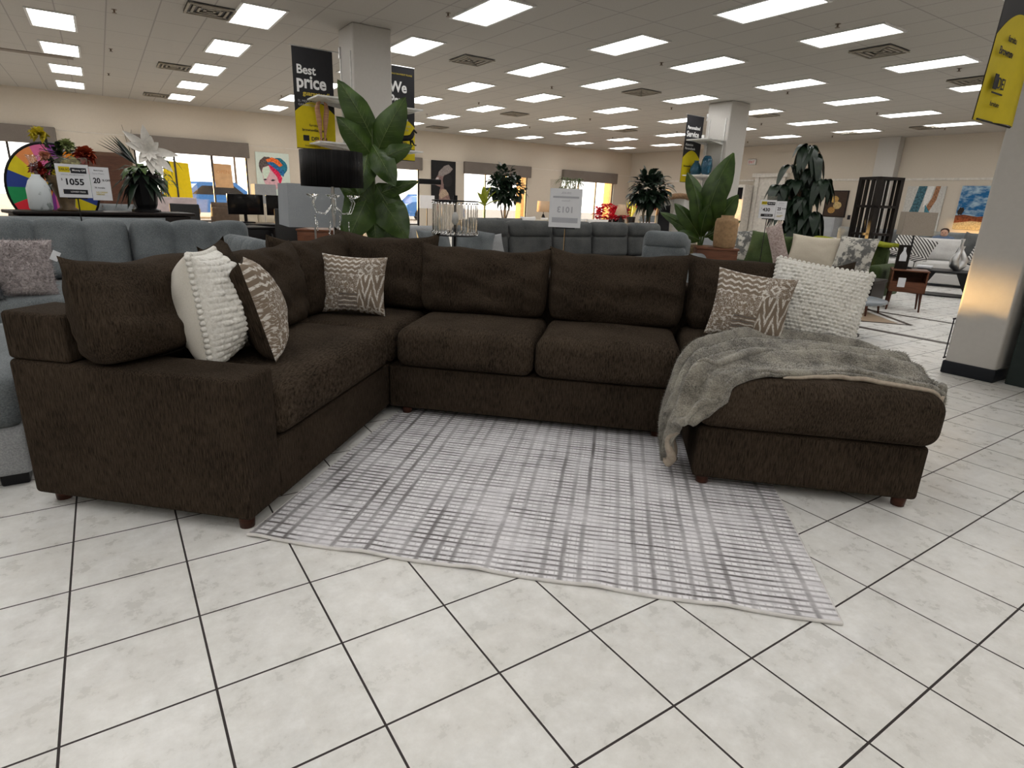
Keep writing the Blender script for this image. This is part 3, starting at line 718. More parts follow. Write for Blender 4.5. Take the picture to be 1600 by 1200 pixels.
def bushy(name, label, loc, crown_c, rad, nl, lw, mat, trunks, seed=1, pot=.16, trunkr=.02, squash=1.0, group=None, droop=.4, clusters=None):
    o = thing(name, label, 'plant', loc, 0, group); r = random.Random(seed); g = G()
    cl = clusters or [(crown_c, rad)]
    for (cc, rd) in cl:
        for i in range(int(nl * (rd / rad) ** 2)):
            d = V3((r.gauss(0, 1), r.gauss(0, 1), r.gauss(0, 1))).normalized(); rr_ = rd * r.uniform(.35, .95)
            p = V3(cc) + V3((d.x * rr_, d.y * rr_, d.z * rr_ * squash)); dd = (d + V3((r.uniform(-.6, .6), r.uniform(-.6, .6), r.uniform(-.4, .5)))).normalized()
            g.leaf(p, dd, lw[0] * r.uniform(.7, 1.2), lw[1] * r.uniform(.7, 1.2), droop * r.uniform(.3, 1.4), .12, 5)
    g.obj('foliage', mat, o)
    g = G()
    for k in range(trunks):
        a = k * 2.4; x, y = math.cos(a) * .04 * (trunks > 1), math.sin(a) * .04 * (trunks > 1)
        pts = [(x, y, .25), (x * 1.5 + .02 * math.sin(k * 3), y * 1.6, cl[0][0][2] * .5 + .1), (cl[0][0][0] * .8 + x * 2, cl[0][0][1] * .8 + y * 2, cl[0][0][2] - .05)]
        g.tube(pts, [trunkr, trunkr * .8, trunkr * .5], 7)
    for (cc, rd) in cl[1:]: g.tube([(0, 0, .4), (cc[0] * .5, cc[1] * .5, (cc[2] + .4) / 2), cc], [trunkr, trunkr * .7, trunkr * .4], 6)
    g.obj('trunk', M_BARK, o)
    G().lathe([(pot * .7, 0), (pot, .3), (pot * .95, .3), (pot * .9, .27)], n=20).obj('pot', M_WOODD, o)
    return o
def pagesign(label, loc, rz, price, second=None, s=1.0, pole=True, mirror=False, ground=None, holder=True, pct='20'):
    # acrylic holder with a printed page, on a slim metal pole; origin on the floor under it
    o = thing('price_sign', label, 'price sign', (loc[0], loc[1], 0), rz); z = loc[2]
    pw, ph = .21 * s, .245 * s; x0 = -.105 * s
    G().bb(x0 - .004, x0 + pw + .004, .002, .005, z, z + ph * 1.22).obj('holder', M_ACRYL, o)
    G().bb(x0, x0 + pw, -.001, .001, z, z + ph).obj('page', M_PAPER, o)
    I = M_GREYINK if mirror else M_INK; yb = .0015 if mirror else -.0015
    y = -.0015
    if not mirror:
        G().bb(x0 + .02 * s, x0 + .09 * s, y - .0008, y, z + .185 * s, z + .225 * s).obj('logo_block', M_YEL, o)
        G().bb(x0 + .095 * s, x0 + .195 * s, y - .0008, y, z + .18 * s, z + .22 * s).obj('heading_bar', M_INK, o)
        txt('DELSOL', .022 * s, M_INK, o, x0 + .024 * s, y - .001, z + .198 * s, .0004)
        txt('Money Off', .019 * s, M_WTXT, o, x0 + .105 * s, y - .001, z + .196 * s, .0003)
        txt('SPECIAL PROMOTIONAL', .0135 * s, M_GREYINK, o, x0 + .03 * s, y, z + .163 * s, .0002)
        txt('$', .022 * s, M_INK, o, x0 + .025 * s, y, z + .125 * s)
        txt(price, .063 * s, M_INK, o, x0 + .045 * s, y, z + .095 * s, .0020 * s, sx=1.0)
        G().bb(x0 + .03 * s, x0 + .185 * s, y - .0008, y, z + .025 * s, z + .06 * s).obj('footer_bar', M_INK, o)
        txt('LOWEST PRICE', .014 * s, M_WTXT, o, x0 + .075 * s, y - .001, z + .038 * s, .0002)
        G().lathe([(.001, -.001), (.017 * s, -.001), (.017 * s, 0), (.001, 0)], M=TR(x0 + .045 * s, y, z + .043 * s, 0, PI / 2)).obj('seal', M_GOLDT, o)
    else:
        for a, b, c_, d_ in ((.02, .19, .185, .197), (.02, .19, .03, .062)): G().bb(x0 + a * s, x0 + b * s, y - .0008, y, z + c_ * s, z + d_ * s).obj('printed_bar', M_GREYINK, o)
        txt('Furniture', .014 * s, M_GREYINK, o, 0, y, z + .165 * s, .0001, mirror=True, align='CENTER'); txt(price, .052 * s, M_GREYINK, o, 0, y, z + .095 * s, .0014 * s, mirror=True, align='CENTER', sp=1.1)
        txt('DELSOL', .018 * s, M_GREYINK, o, 0, y, z + .212 * s, .0002, mirror=True, align='CENTER')
    if second:
        sx = x0 + pw + .003
        G().bb(sx, sx + .13 * s, -.001, .001, z - .015 * s, z + .235 * s).obj('page', M_PAPER, o)
        txt('Black Friday', .013 * s, M_INK, o, sx + .03 * s, y, z + .205 * s); txt('Save More', .018 * s, M_GREYINK, o, sx + .02 * s, y, z + .18 * s)
        txt(pct, .055 * s, M_INK, o, sx + .018 * s, y, z + .115 * s, .0016 * s, sx=.85); txt('% OFF', .02 * s, M_INK, o, sx + .078 * s, y, z + .13 * s, .0005)
        txt('36 months', .016 * s, M_INK, o, sx + .02 * s, y, z + .075 * s, .0002); txt('NO CREDIT\nNEEDED', .015 * s, M_GOLDT, o, sx + .025 * s, y, z + .04 * s, .0002)
    g = G(); g.rbox((.01, .006, z - .006), (.13 * s, .02, .012), .004); g.cyl((.01, .006, z), (.01, .006, .012), .0055, n=8); g.obj('pole', M_DARKM, o)
    G().rbox((.01, .006, .006), (.22, .22, .012), .004).obj('base_plate', M_DARKM, o)
    return o
def drum(name, label, loc, shade_r, shade_z0, shade_z1, shade_mat, base='pole', sq=1, taper=1, ground=0, lit=False, group=None, rz=0, box=None, emis=None):
    o = thing(name, label, 'lamp', loc, rz, group)
    if box:
        w, d = box; g = G(); z0, z1 = shade_z0, shade_z1
        for a, b in (((-w / 2, -d / 2), (w / 2, -d / 2)), ((w / 2, -d / 2), (w / 2, d / 2)), ((w / 2, d / 2), (-w / 2, d / 2)), ((-w / 2, d / 2), (-w / 2, -d / 2))):
            g.add([(a[0], a[1], z0), (b[0], b[1], z0), (b[0] * taper, b[1] * taper, z1), (a[0] * taper, a[1] * taper, z1)], [(0, 1, 2, 3)], 0, False)
        f = g.obj('lamp_shade', shade_mat, o)
    else:
        g = G(); n = 40; vs = []
        for z, r in ((shade_z0, shade_r), (shade_z1, shade_r * taper)):
            for k in range(n): a = 2 * PI * k / n; vs.append((r * math.cos(a), r * math.sin(a), z))
        g.add(vs, [(k, (k + 1) % n, (k + 1) % n + n, k + n) for k in range(n)]); f = g.obj('lamp_shade', shade_mat, o)
    md = f.modifiers.new('t', 'SOLIDIFY'); md.thickness = .004
    g = G(); g.cyl((0, 0, 0), (0, 0, .02), .12, .11, 24); g.cyl((0, 0, .02), (0, 0, (shade_z0 + shade_z1) / 2), .010, .010, 10); g.obj('pole', M_STEEL if base == 'steel' else M_DARKM, o)
    return o
def table(name, label, loc, rz, w, d, h, mat, top=.03, leg='square', cat='table', group=None, body=None, legmat=None, drawers=0, open_front=False):
    o = thing(name, label, cat, loc, rz, group)
    G().rbox((0, 0, h - top / 2), (w, d, top), .008).obj('tabletop', mat, o)
    if body:
        z0 = body
        if open_front:
            g = G(); g.bb(-w / 2 + .01, w / 2 - .01, d / 2 - .03, d / 2 - .01, z0, h - top); g.bb(-w / 2 + .01, -w / 2 + .03, -d / 2 + .01, d / 2 - .01, z0, h - top); g.bb(w / 2 - .03, w / 2 - .01, -d / 2 + .01, d / 2 - .01, z0, h - top); g.bb(-w / 2 + .01, w / 2 - .01, -d / 2 + .01, d / 2 - .01, z0, z0 + .02); g.obj('case', mat, o)
            zz = z0 + (h - top - z0) * .5; G().bb(-w / 2 + .03, w / 2 - .03, -d / 2 + .005, d / 2 - .03, z0 + .02, zz).obj('drawer', mat, o)
        else:
            G().rbox((0, 0, (z0 + h - top) / 2), (w - .03, d - .03, h - top - z0), .006).obj('case', mat, o)
            for k in range(drawers):
                dw = (w - .08) / drawers; f = G().rbox((-w / 2 + .04 + dw * (k + .5), -d / 2 + .008, (z0 + h - top) / 2), (dw - .015, .018, h - top - z0 - .03), .004).obj('drawer', mat, o)
                hn = G().cyl((0, -d / 2 - .005, (z0 + h - top) / 2), (0, -d / 2 - .025, (z0 + h - top) / 2), .012, mi=0, M=TR(-w / 2 + .04 + dw * (k + .5), 0, 0)).obj('knob', M_STEEL, f)
    for sx in (-1, 1):
        for sy in (-1, 1):
            a = (sx * (w / 2 - .05), sy * (d / 2 - .05)); b = (sx * (w / 2 - .03), sy * (d / 2 - .03)) if leg == 'splay' else a
            zt = body if body else h - top
            if leg == 'square': g = G().bb(a[0] - .02, a[0] + .02, a[1] - .02, a[1] + .02, 0, zt + .002)
            else: g = G().cyl((b[0], b[1], 0), (a[0], a[1], zt + .002), .011, .02)
            g.obj('leg', legmat or mat, o)
    return o

# ================================================================== GREY TUFTED SECTIONAL AREA (left)
sofa_obj('tufted_sofa', 'long grey velvet channel tufted sofa stretching behind the left of the brown sofa', (-.95, 6.05, 0), R(1), 4.3, 1.3, .96, .47, 4, M_GREY, .22, .60, tuft=3, arms=(1, 0), backt=.3)
sofa_obj('tufted_sofa', 'grey velvet tufted sofa section running toward the black desk behind the brown sofa', (.70, 5.02, 0), -R(84), .8, .85, .90, .45, 2, M_GREY, .22, .60, tuft=3, arms=(0, 0), backt=.3)
sofa_obj('grey_sofa', 'low grey sofa whose back tops show just behind the tufted sofa', (-.7, 7.62, 0), R(3), 3.0, .85, .93, .44, 3, M_GREY, arms=(1, 1))
o = thing('ottoman', 'grey velvet ottoman partly hidden behind the left arm of the brown sofa', 'ottoman', (-1.17, 3.72, 0), 0)
G().rbox((0, 0, .16), (1.55, 1.25, .22), .03).obj('base', M_LGREY, o); G().rbox((0, 0, .38), (1.56, 1.27, .24), .07, 4, 14, deform=crown(.03, 9)).obj('cushion', M_GREY, o)
for sx in (-1, 1):
    for sy in (-1, 1): G().rbox((sx * .70, sy * .55, .03), (.10, .10, .06), .01).obj('foot', M_BLACK, o)
M_SHAG = cloth('blush_shag', (.30, .265, .265), (.52, .47, .465), 60, bump=.6); M_SHAGD = cloth('charcoal_shag', (.05, .055, .06), (.13, .135, .145), 60, bump=.6)
spill('fluffy blush grey shag pillow on the tufted sofa at far left', (-.57, 5.50, .475), .44, .42, .17, M_SHAG, R(8), .28, .05, 21, True)
spill('fluffy charcoal shag pillow cut by the left edge of the picture', (-.86, 5.38, .475), .42, .40, .17, M_SHAGD, R(14), .25, 0, 22, True)
o = G().rbox((0, 0, .03), (.05, .004, .07), .001).obj('paper_tag', M_PAPER); o.location = (-.345, 5.45, .74); o.rotation_euler = (0, .5, .3); tag(o, 'small white tag sticking out beside the blush shag pillow', 'tag')
pagesign('price sign reading 1055 with a second page reading 20 percent off', (-.19, 7.08, 1.15), face(-.19, 7.08) + R(4), '1055', True, 1.20)

# dresser and what stands on it
dr = thing('dresser', 'long low black dresser behind the tufted sofa holding two flower arrangements', 'dresser', (.02, 8.55, 0), R(16))
G().rbox((0, 0, .965), (1.80, .52, .035), .01).obj('top', M_WOODD, dr); G().rbox((0, 0, .50), (1.70, .48, .88), .01).obj('case', M_WOODD, dr)
for k in range(3):
    for j in range(2):
        f = G().rbox((-.56 + k * .56, -.245, .72 - j * .36), (.53, .02, .32), .006).obj('drawer', M_WOODD, dr); G().cyl((-.56 + k * .56, -.25, .76 - j * .36), (-.56 + k * .56, -.28, .76 - j * .36), .016).obj('knob', M_STEEL, f)
for sx in (-1, 1): G().bb(sx * .8 - .04, sx * .8 + .04, -.2, .2, 0, .08).obj('foot', M_WOODD, dr)
DQ = Matrix.Rotation(R(16), 3, 'Z')
def ond(x, y): q = DQ @ V3((x, y, 0)); return (.02 + q.x, 8.55 + q.y, .984)
# urn with mixed flowers
fa = thing('flower_arrangement', 'mixed silk flowers in yellow, red and peach in a brown tapered urn', 'flowers', ond(-.36, -.02), 0); fa.scale = (.70, .70, .70)
G().lathe([(.14, 0), (.15, .02), (.10, .05), (.12, .2), (.20, .42), (.24, .52), (.22, .53), (.19, .48)], n=28).obj('urn', plain('bronze_glaze', (.11, .075, .04), .4, var=.3), fa)
g = G(); ring_leaves(g, (0, 0, .48), 26, .34, .09, -.2, 1.4, .5, 3); ring_leaves(g, (-.05, 0, .62), 22, .30, .08, -.3, 1.5, .6, 4, 1)
q_ = random.Random(8)
for k in range(150):
    dd = V3((q_.gauss(0, 1), q_.gauss(0, 1), q_.gauss(0, 1))).normalized(); g.leaf(V3((.02, .06, .80)) + V3((dd.x * .26, dd.y * .15, dd.z * .26)) * q_.random(), dd, .16, .075, .3, .1, 4, k % 2)
for k in range(9): g.tube([(0, 0, .4), (.05 * math.sin(k), .02, .7), (.25 * math.sin(k * 2.1), .1 * math.cos(k), .75 + .25 * math.cos(k * 1.3))], .006, 5)
g.obj('foliage', [M_LEAFD, M_LEAFM], fa)
def blossom(c, r, mat, name, seed, n=22, par=None):
    g = G(); q = random.Random(seed)
    for i in range(n * 3):
        d = V3((q.gauss(0, 1), q.gauss(0, 1) - .5, q.gauss(0, .8) + .3)).normalized(); g.leaf(V3(c) + d * r * .2, d, r * q.uniform(.7, 1.0), r * .62, .12, .35, 4, up=V3((0.1, .1, 1)))
    return g.obj('blossom', mat, par)
def cm(n, c, v=.25): return plain(n, c, .7, var=v, sc=30)
M_YF = cm('yellow_petal', (.62, .52, .05)); M_YF2 = cm('pale_yellow_petal', (.60, .55, .25)); M_RF = cm('crimson_petal', (.26, .02, .015)); M_OF = cm('rust_petal', (.36, .06, .02)); M_PF = cm('peach_petal', (.62, .30, .20)); M_GF = cm('green_hydrangea', (.33, .38, .17))
for c, r, mt in (((-.20, -.05, 1.10), .13, M_YF), ((.12, 0, .98), .12, M_GF), ((.34, -.05, .86), .16, M_OF), ((.30, -.08, .80), .13, M_RF), ((-.17, -.12, .80), .09, M_PF), ((-.28, -.12, .60), .13, M_RF), ((.10, -.15, .68), .10, M_YF2), ((-.06, -.14, .56), .07, M_YF), ((.18, -.16, .74), .08, M_YF2), ((-.26, -.1, .50), .06, M_RF)):
    blossom(c, r, mt, 'b', int(r * 1000 + c[0] * 100), par=fa)
# black urn with white poinsettia
pa = thing('flower_arrangement', 'large white poinsettia and dark leaves in a tall black vase', 'flowers', ond(.44, .0), 0); pa.scale = (.90, .90, .86)
G().lathe([(.17, 0), (.17, .03), (.12, .05), (.14, .1), (.17, .38), (.19, .50), (.17, .51), (.15, .46)], n=10, smooth=False).obj('vase', M_BLACK, pa)
g = G(); ring_leaves(g, (0, 0, .50), 34, .42, .10, -.8, .7, .5, 6, wav=.15); ring_leaves(g, (0, 0, .55), 16, .38, .10, .1, 1.0, .6, 7, 1, wav=.15)
for k in range(7): g.leaf((-.05, 0, .62), (-.75 + .05 * k, -.1 + .1 * k, .5 + .07 * k), .50, .07, .05, .2, 6, 0)
for k in range(2): g.tube([(0, 0, .5), (-.1, 0, .8), (-.15 + .1 * k, 0, 1.12 - .05 * k)], [.006, .003, .002], 5)
g.obj('foliage', [M_LEAFD, M_LEAFM], pa)
g = G(); ctr = V3((.10, -.14, .80)); 
for dx, dz_, L_ in ((-.55, .55, .40), (-.6, .25, .30), (-.08, .95, .38), (.95, -.02, .36), (.35, -.75, .34), (.72, -.65, .36), (.05, -.9, .30), (-.35, -.4, .22), (.45, .5, .20), (.15, .7, .24)):
    g.leaf(ctr, (dx, -.25, dz_), L_, .115, .08, .18, 8, prof=lambda t: math.sin(PI * t ** .75) ** .8, up=V3((0, -1, .1)))
for k in range(8): g.leaf(ctr, (math.sin(k * .8), -.7, math.cos(k * .8)), .16, .07, .05, .2, 5, up=V3((0, -1, 0)))
g.obj('white_petals', cm('white_silk', (.74, .71, .66), .08), pa)
# prize wheel behind the dresser
pw = thing('prize_wheel', 'upright prize wheel with rainbow coloured wedges behind the red and yellow flowers', 'prize wheel', (-.45, 9.15, -.12), R(4)); pw.scale = (.86, .86, .98)
WC = [(.02, .30, .10), (.75, .03, .05), (.85, .28, .02), (.25, .05, .30), (.75, .16, .35), (.85, .30, .10), (.75, .62, .02), (.03, .06, .28)]
wm = [plain('wheel_colour_%d' % i, c, .4, var=.05) for i, c in enumerate(WC)]
for k in range(16):
    g = G(); a0, a1 = k * PI / 8, (k + 1) * PI / 8; rr_ = .50; pts = [(0, 0)] + [(rr_ * math.cos(a0 + (a1 - a0) * i / 4), rr_ * math.sin(a0 + (a1 - a0) * i / 4)) for i in range(5)]
    g.poly([(x, z + 1.36) for x, z in pts], -.012, 0, .012); g.obj('wedge', wm[k % 8], pw)
g = G(); g.tube([(.51 * math.cos(a * PI / 24), 0, 1.36 + .51 * math.sin(a * PI / 24)) for a in range(49)], .018, 6, cap=False); g.obj('rim', M_BLACK, pw)
g = G(); g.cyl((0, .03, 0), (0, .03, 1.36), .02); g.cyl((0, .03, .0), (0, .03, .02), .25); g.cyl((0, -.03, 1.36), (0, .04, 1.36), .04); g.bb(-.02, .02, -.02, .01, 1.82, 1.95); g.obj('stand', M_DARKM, pw)
# floral plastic bottle-shaped vase in front of the wheel
v_ = thing('bottle_vase', 'clear necked white bottle with grey leaf print in front of the prize wheel', 'vase', ond(-.62, -.12), 0); v_.scale = (.85, .85, .8)
G().lathe([(.10, 0), (.125, .03), (.125, .28), (.09, .38), (.045, .44), (.045, .46)], n=24).obj('body', cloth('leaf_print_ceramic', (.60, .64, .66), (.28, .32, .32), 14, (1, 1, .5), .4, lo=.58, hi=.66), v_)
G().lathe([(.045, .46), (.05, .62), (.075, .70), (.07, .70), (.04, .60)], n=24).obj('neck', M_ACRYL, v_)

# --------------------------------------------------------------- desks beyond
M_SCREEN = Mat('dark_screen', (.008, .008, .009), .12).m
table('black_desk', 'black desk with glossy top behind the grey sofa, in front of the monitors', (1.45, 9.95, 0), R(18), 1.35, .62, .76, M_BLACK, .03, body=.12, cat='desk')
mo = thing('computer_monitor', 'dark wide computer monitor at left of the pair on the black desk', 'monitor', (2.02, 11.15, .76), R(6))
G().rbox((0, 0, .30), (.58, .03, .33), .006).obj('screen', M_SCREEN, mo); G().rbox((0, .05, .07), (.05, .03, .14), .005).obj('neck', M_BLACK, mo); G().rbox((0, .05, .01), (.26, .18, .02), .005).obj('base', M_BLACK, mo)
dup(mo, (2.62, 11.08, .76), R(6), 'dark wide computer monitor at right of the pair, beside the grey lamp shade')
table('office_desk', 'black office desk carrying the two computer monitors', (2.3, 11.1, 0), R(6), 1.5, .7, .76, M_BLACK, .03, body=.12, cat='desk')
def office_chair(label, loc, rz):
    o = thing('office_chair', label, 'chair', loc, rz)
    g = G(); g.rbox((0, .22, .80), (.46, .035, .48), .03, 3, 6, deform=lambda p, h: V3((p.x, p.y - .06 * (p.x / h[0]) ** 2, p.z))); g.obj('backrest', plain('black_mesh', (.03, .03, .03), .7, var=.4, sc=200), o)
    G().rbox((0, 0, .48), (.48, .46, .07), .03, 3).obj('seat', M_BLACK, o)
    for s_ in (-1, 1): G().tube([(s_ * .25, .1, .46), (s_ * .28, .1, .66), (s_ * .28, -.12, .67)], .016, 8).obj('armrest', M_BLACK, o)
    g = G(); g.cyl((0, 0, .44), (0, 0, .1), .03)
    for k in range(5): a = k * PI * .4; g.tube([(0, 0, .1), (.28 * math.cos(a), .28 * math.sin(a), .06)], .02, 6); g.lathe([(.005, -.025), (.025, -.01), (.025, .01), (.005, .025)], (.28 * math.cos(a), .28 * math.sin(a), .03), 8)
    g.obj('base', M_DARKM, o); return o
office_chair('black mesh back office chair in front of the right computer monitor', (2.40, 9.95, 0), R(180))
office_chair('small black office chair behind the corner of the black desk', (1.18, 11.3, 0), R(150))
table('wooden_desk', 'dark red wooden desk with drawers behind the black lamp', (3.1, 9.0, 0), R(-32), 1.5, .6, .78, M_WOODR, .03, body=.1, drawers=3, cat='desk')
G().lathe([(.18, 0), (.20, .1), (.21, .45), (.20, .45)], n=20).obj('x', M_BLACK).name = 'waste_bin'
wb = bpy.data.objects['waste_bin']; wb.location = (2.35, 8.6, 0); tag(wb, 'black waste bin below the grey lamp shade', 'bin')

# --------------------------------------------------------------- lamps and big plant just behind the brown sofa
M_GLS = cloth('grey_lamp_linen', (.30, .32, .34), (.36, .38, .40), 200, bump=.2)
lp = drum('floor_lamp', 'floor lamp with wide pale grey square tapered shade', (1.78, 6.28, 0), 0, .96, 1.36, M_GLS, 'steel', box=(.60, .55), taper=.97, rz=face(1.78, 6.28) + R(12))
M_STR = cloth('black_string_shade', (.002, .002, .0025), (.022, .020, .019), 100, (1, 1, .01), .4, .8, .006, 0, .35, .75)
bl = drum('floor_lamp', 'lamp with black string drum shade and hanging crystal arms', (1.58, 5.02, 0), .245, 1.33, 1.60, M_STR, 'steel')
g = G()
for k in range(6):
    a = k * PI / 3 + .3; c_, s_ = math.cos(a), math.sin(a)
    g.tube([(0, 0, 1.20), (c_ * .08, s_ * .08, 1.12), (c_ * .15, s_ * .15, 1.13), (c_ * .185, s_ * .185, 1.21), (c_ * .15, s_ * .15, 1.27)], .006, 7)
    g.lathe([(.004, -.02), (.04, 0), (.045, .012), (.01, .006)], (c_ * .185, s_ * .185, 1.26), 12)
g.cyl((0, 0, 1.05), (0, 0, 1.33), .014)
g.obj('crystal_arm', M_CRYS, bl)
g = G()
for k in range(14):
    a = k * 2.399; r_ = .05 + .14 * ((k * 37) % 10) / 10; z_ = 1.10 - .05 * (k % 4)
    for j in range(3): g.lathe([(.001, -.014), (.009, 0), (.001, .014)], (r_ * math.cos(a) * (1 if k < 8 else .4), r_ * math.sin(a) * (1 if k < 8 else .4), z_ - j * .03 - (.04 if k >= 8 else 0)), 6, smooth=False)
g.obj('crystal_drops', M_CRYS, bl)
cl = thing('floor_lamp', 'lamp with drum shade of clear crystal prisms on a black stem', 'lamp', (2.66, 4.93, 0), 0)
g = G(); 
for k in range(36):
    a = 2 * PI * k / 36; c_, s_ = math.cos(a), math.sin(a); M = TR(.20 * c_, .20 * s_, 0, a)
    g.box((0, 0, 1.115), (.012, .028, .235), 0, M @ Matrix.Rotation(.0, 4, 'Z'))
g.obj('crystal_prisms', M_CRYS, cl)
g = G()
for k in range(36):
    a = 2 * PI * k / 36; c_, s_ = math.cos(a), math.sin(a)
    g.lathe([(.001, -.018), (.013, 0), (.001, .018)], (.205 * c_, .205 * s_, .985), 5, smooth=False)
g.obj('crystal_beads', M_CRYS, cl); g = G()
for k in range(36):
    a = 2 * PI * k / 36; g.lathe([(.001, -.010), (.011, 0), (.001, .010)], (.205 * math.cos(a), .205 * math.sin(a), 1.24), 5, smooth=False)
g.obj('crystal_beads', M_CRYS, cl)
g = G()
for z in (.965, 1.262):
    g.tube([(.205 * math.cos(a * PI / 20), .205 * math.sin(a * PI / 20), z) for a in range(41)], .007, 6, cap=False)
g.cyl((0, 0, 0), (0, 0, .02), .13, n=24); g.cyl((0, 0, .02), (0, 0, 1.262), .012); g.cyl((0, 0, .962), (0, 0, .97), .2, n=30); g.cyl((0, 0, 1.25), (0, 0, 1.31), .02)
for k in range(4): a = k * PI / 2; g.cyl((0, 0, 1.262), (.2 * math.cos(a), .2 * math.sin(a), 1.262), .004)
g.obj('frame', M_DARKM, cl)
G().lathe([(.01, 1.05), (.03, 1.08), (.03, 1.13), (.01, 1.17)], n=12).obj('bulb', M_WHITE, cl)
M_VEIN = leafmat('leaf_vein', (.10, .15, .045), (.14, .19, .06))
# big fiddle plant: leaves placed by hand, seen from the front
fp = thing('fiddle_leaf_plant', 'tall broad-leaved green plant rising behind the corner of the brown sofa', 'plant', (2.11, 5.50, 0), face(2.11, 5.5))
g = G(); fprof = lambda t: (math.sin(PI * min(1, t ** .72 * .96 + .04))) ** .75
LV = [  # base x,z  tip x,z width  depth
 (.0, 1.78, -.28, 2.22, .26, -.05), (.03, 1.62, .30, 2.12, .30, -.10), (.0, 1.62, -.30, 1.92, .24, -.12), (.0, 1.55, .36, 1.72, .20, -.14),
 (-.02, 1.75, .02, 1.40, .0, 0), (.0, 1.72, .20, 1.36, .24, -.20), (-.04, 1.66, -.13, 1.28, .24, -.16),
 (.02, 1.28, .42, 1.42, .14, -.1), (-.02, 1.22, -.30, 1.34, .20, -.10), (-.02, 1.40, -.26, 1.04, .28, -.05), (.02, 1.38, .26, .98, .28, -.06), (-.05, 1.28, -.24, .88, .32, -.2), (.05, 1.28, .30, .90, .32, -.2),
 (0, 1.2, -.35, .85, .26, .2), (0, 1.15, .02, .80, .20, -.10), (0, 1.5, .1, 1.95, .22, .25), (0, 1.5, -.15, 1.85, .2, .25), (0, 1.1, .35, .8, .25, .2)]
for bx, bz, tx_, tz, w_, dp in LV:
    if w_ <= 0: continue
    b = V3((bx, 0, bz)); t = V3((tx_, dp, tz)); d_ = t - b; n_ = V3((.15 * (1 if tx_ < 0 else -1), -1, .25)).normalized(); sd = d_.normalized().cross(n_).normalized(); nn = sd.cross(d_.normalized())
    vs = []; fs = []; N = 12
    for i in range(N + 1):
        q = i / N; c = b.lerp(t, q) - nn * (.10 * d_.length * (4 * q * (1 - q))) * (-1); ww = fprof(q) * w_ / 2
        for j, k in enumerate((-1, -.5, 0, .5, 1)):
            vs.append(c + sd * ww * k + nn * (abs(k) * ww * .35 + .012 * math.sin(q * 15 + k * 3) * abs(k)) * -1)
    for i in range(N):
        for j in range(4): a = i * 5 + j; fs.append((a, a + 1, a + 6, a + 5))
    g.add(vs, fs)
    g.tube([vs[i * 5 + 2] + n_ * .002 for i in range(N + 1)], [.0042 * (1 - .7 * i / N) for i in range(N + 1)], 5, 1)
    for i in range(2, N - 1):
        for e_ in (0, 4): g.tube([vs[i * 5 + 2] + n_ * .001, vs[(i + 1) * 5 + (1 if e_ == 0 else 3)] + n_ * .001], [.0016, .0008], 4, 1)
fo = g.obj('foliage', [M_LEAF, M_VEIN], fp)
g = G(); g.tube([(0, 0, .3), (.01, 0, 1.0), (0, 0, 1.85)], [.022, .018, .01], 8); g.obj('stem', plain('green_stem', (.06, .09, .03), .6), fp)
G().lathe([(.13, 0), (.18, .3), (.19, .34), (.17, .34), (.16, .3)], n=24).obj('pot', M_BLACK, fp)

# --------------------------------------------------------------- column shelves and banners
def shelfunit(label, x, y, dirx, z, depth=.36, w=.62, sym=None):
    o = thing('wall_shelf', label, 'shelf', (x, y, z), 0)
    G().rbox((dirx * depth / 2, 0, .012), (depth, w, .024), .003, 1).obj('board', M_WHITE, o)
    for s_ in (-1, 1):
        g = G(); a = w / 2 - .08; vs = [(0, s_ * a - .008, 0), (dirx * depth * .85, s_ * a - .008, 0), (0, s_ * a - .008, -.07), (0, s_ * a + .008, 0), (dirx * depth * .85, s_ * a + .008, 0), (0, s_ * a + .008, -.07)]
        g.add(vs, [(0, 1, 2), (3, 5, 4), (0, 3, 4, 1), (1, 4, 5, 2), (2, 5, 3, 0)], 0, False); g.obj('bracket', M_WHITE, o)
    return o
def rail(label, x, y, dx):
    o = thing('shelf_upright', label, 'shelf rail', (x, y, 0), 0, 'shelf uprights on the columns'); G().bb(-.008, .008, -.012, .012, 1.0, 3.3).obj('rail_bar', M_WHITE, o)
for x, yy, cc in ((3.322, (9.44, 9.88), 'near'), (3.938, (9.44, 9.88), 'near'), (12.092, (9.55, 10.0), 'far')):
    for q, y_ in enumerate(yy):
        rail('slotted white shelf upright on the %s side of the %s column, %s one' % ('left' if x != 3.938 else 'right', cc, 'front' if q == 0 else 'rear'), x, y_, 0)
shelfunit('upper white shelf on the left of the near column above the two tall carved hands', 3.31, 9.66, -1, 2.62, .52)
shelfunit('lower white shelf on the left of the near column under the carved hands', 3.31, 9.66, -1, 2.00, .52)
shelfunit('upper white shelf on the right of the near column', 3.95, 9.66, 1, 2.60, .5)
shelfunit('lower white shelf on the right of the near column under the black horse', 3.95, 9.66, 1, 1.98, .5)
shelfunit('upper white shelf on the far column holding a small white candle', 12.08, 9.78, -1, 2.80, .62)
shelfunit('lower white shelf on the far column holding two blue vases', 12.08, 9.78, -1, 2.03, .62)
# carved statue
st_ = thing('carved_statue', 'pair of slender carved wooden figures on the lower left shelf', 'statue', (2.92, 9.62, 2.024), R(10))
M_CARV = wood('carved_tan_wood', (.26, .13, .07), (.40, .22, .13), .5)
for s_ in (-1, 1): G().tube([(s_ * .03, 0, .02), (s_ * .035, 0, .12), (s_ * .05, 0, .3), (s_ * .075, 0, .46), (s_ * .06, -.01, .535), (s_ * .03, -.02, .56)], [.012, .018, .038, .036, .026, .008], 10).obj('figure', M_CARV, st_)
G().rbox((0, 0, .012), (.2, .12, .024), .005).obj('plinth', M_CARV, st_)
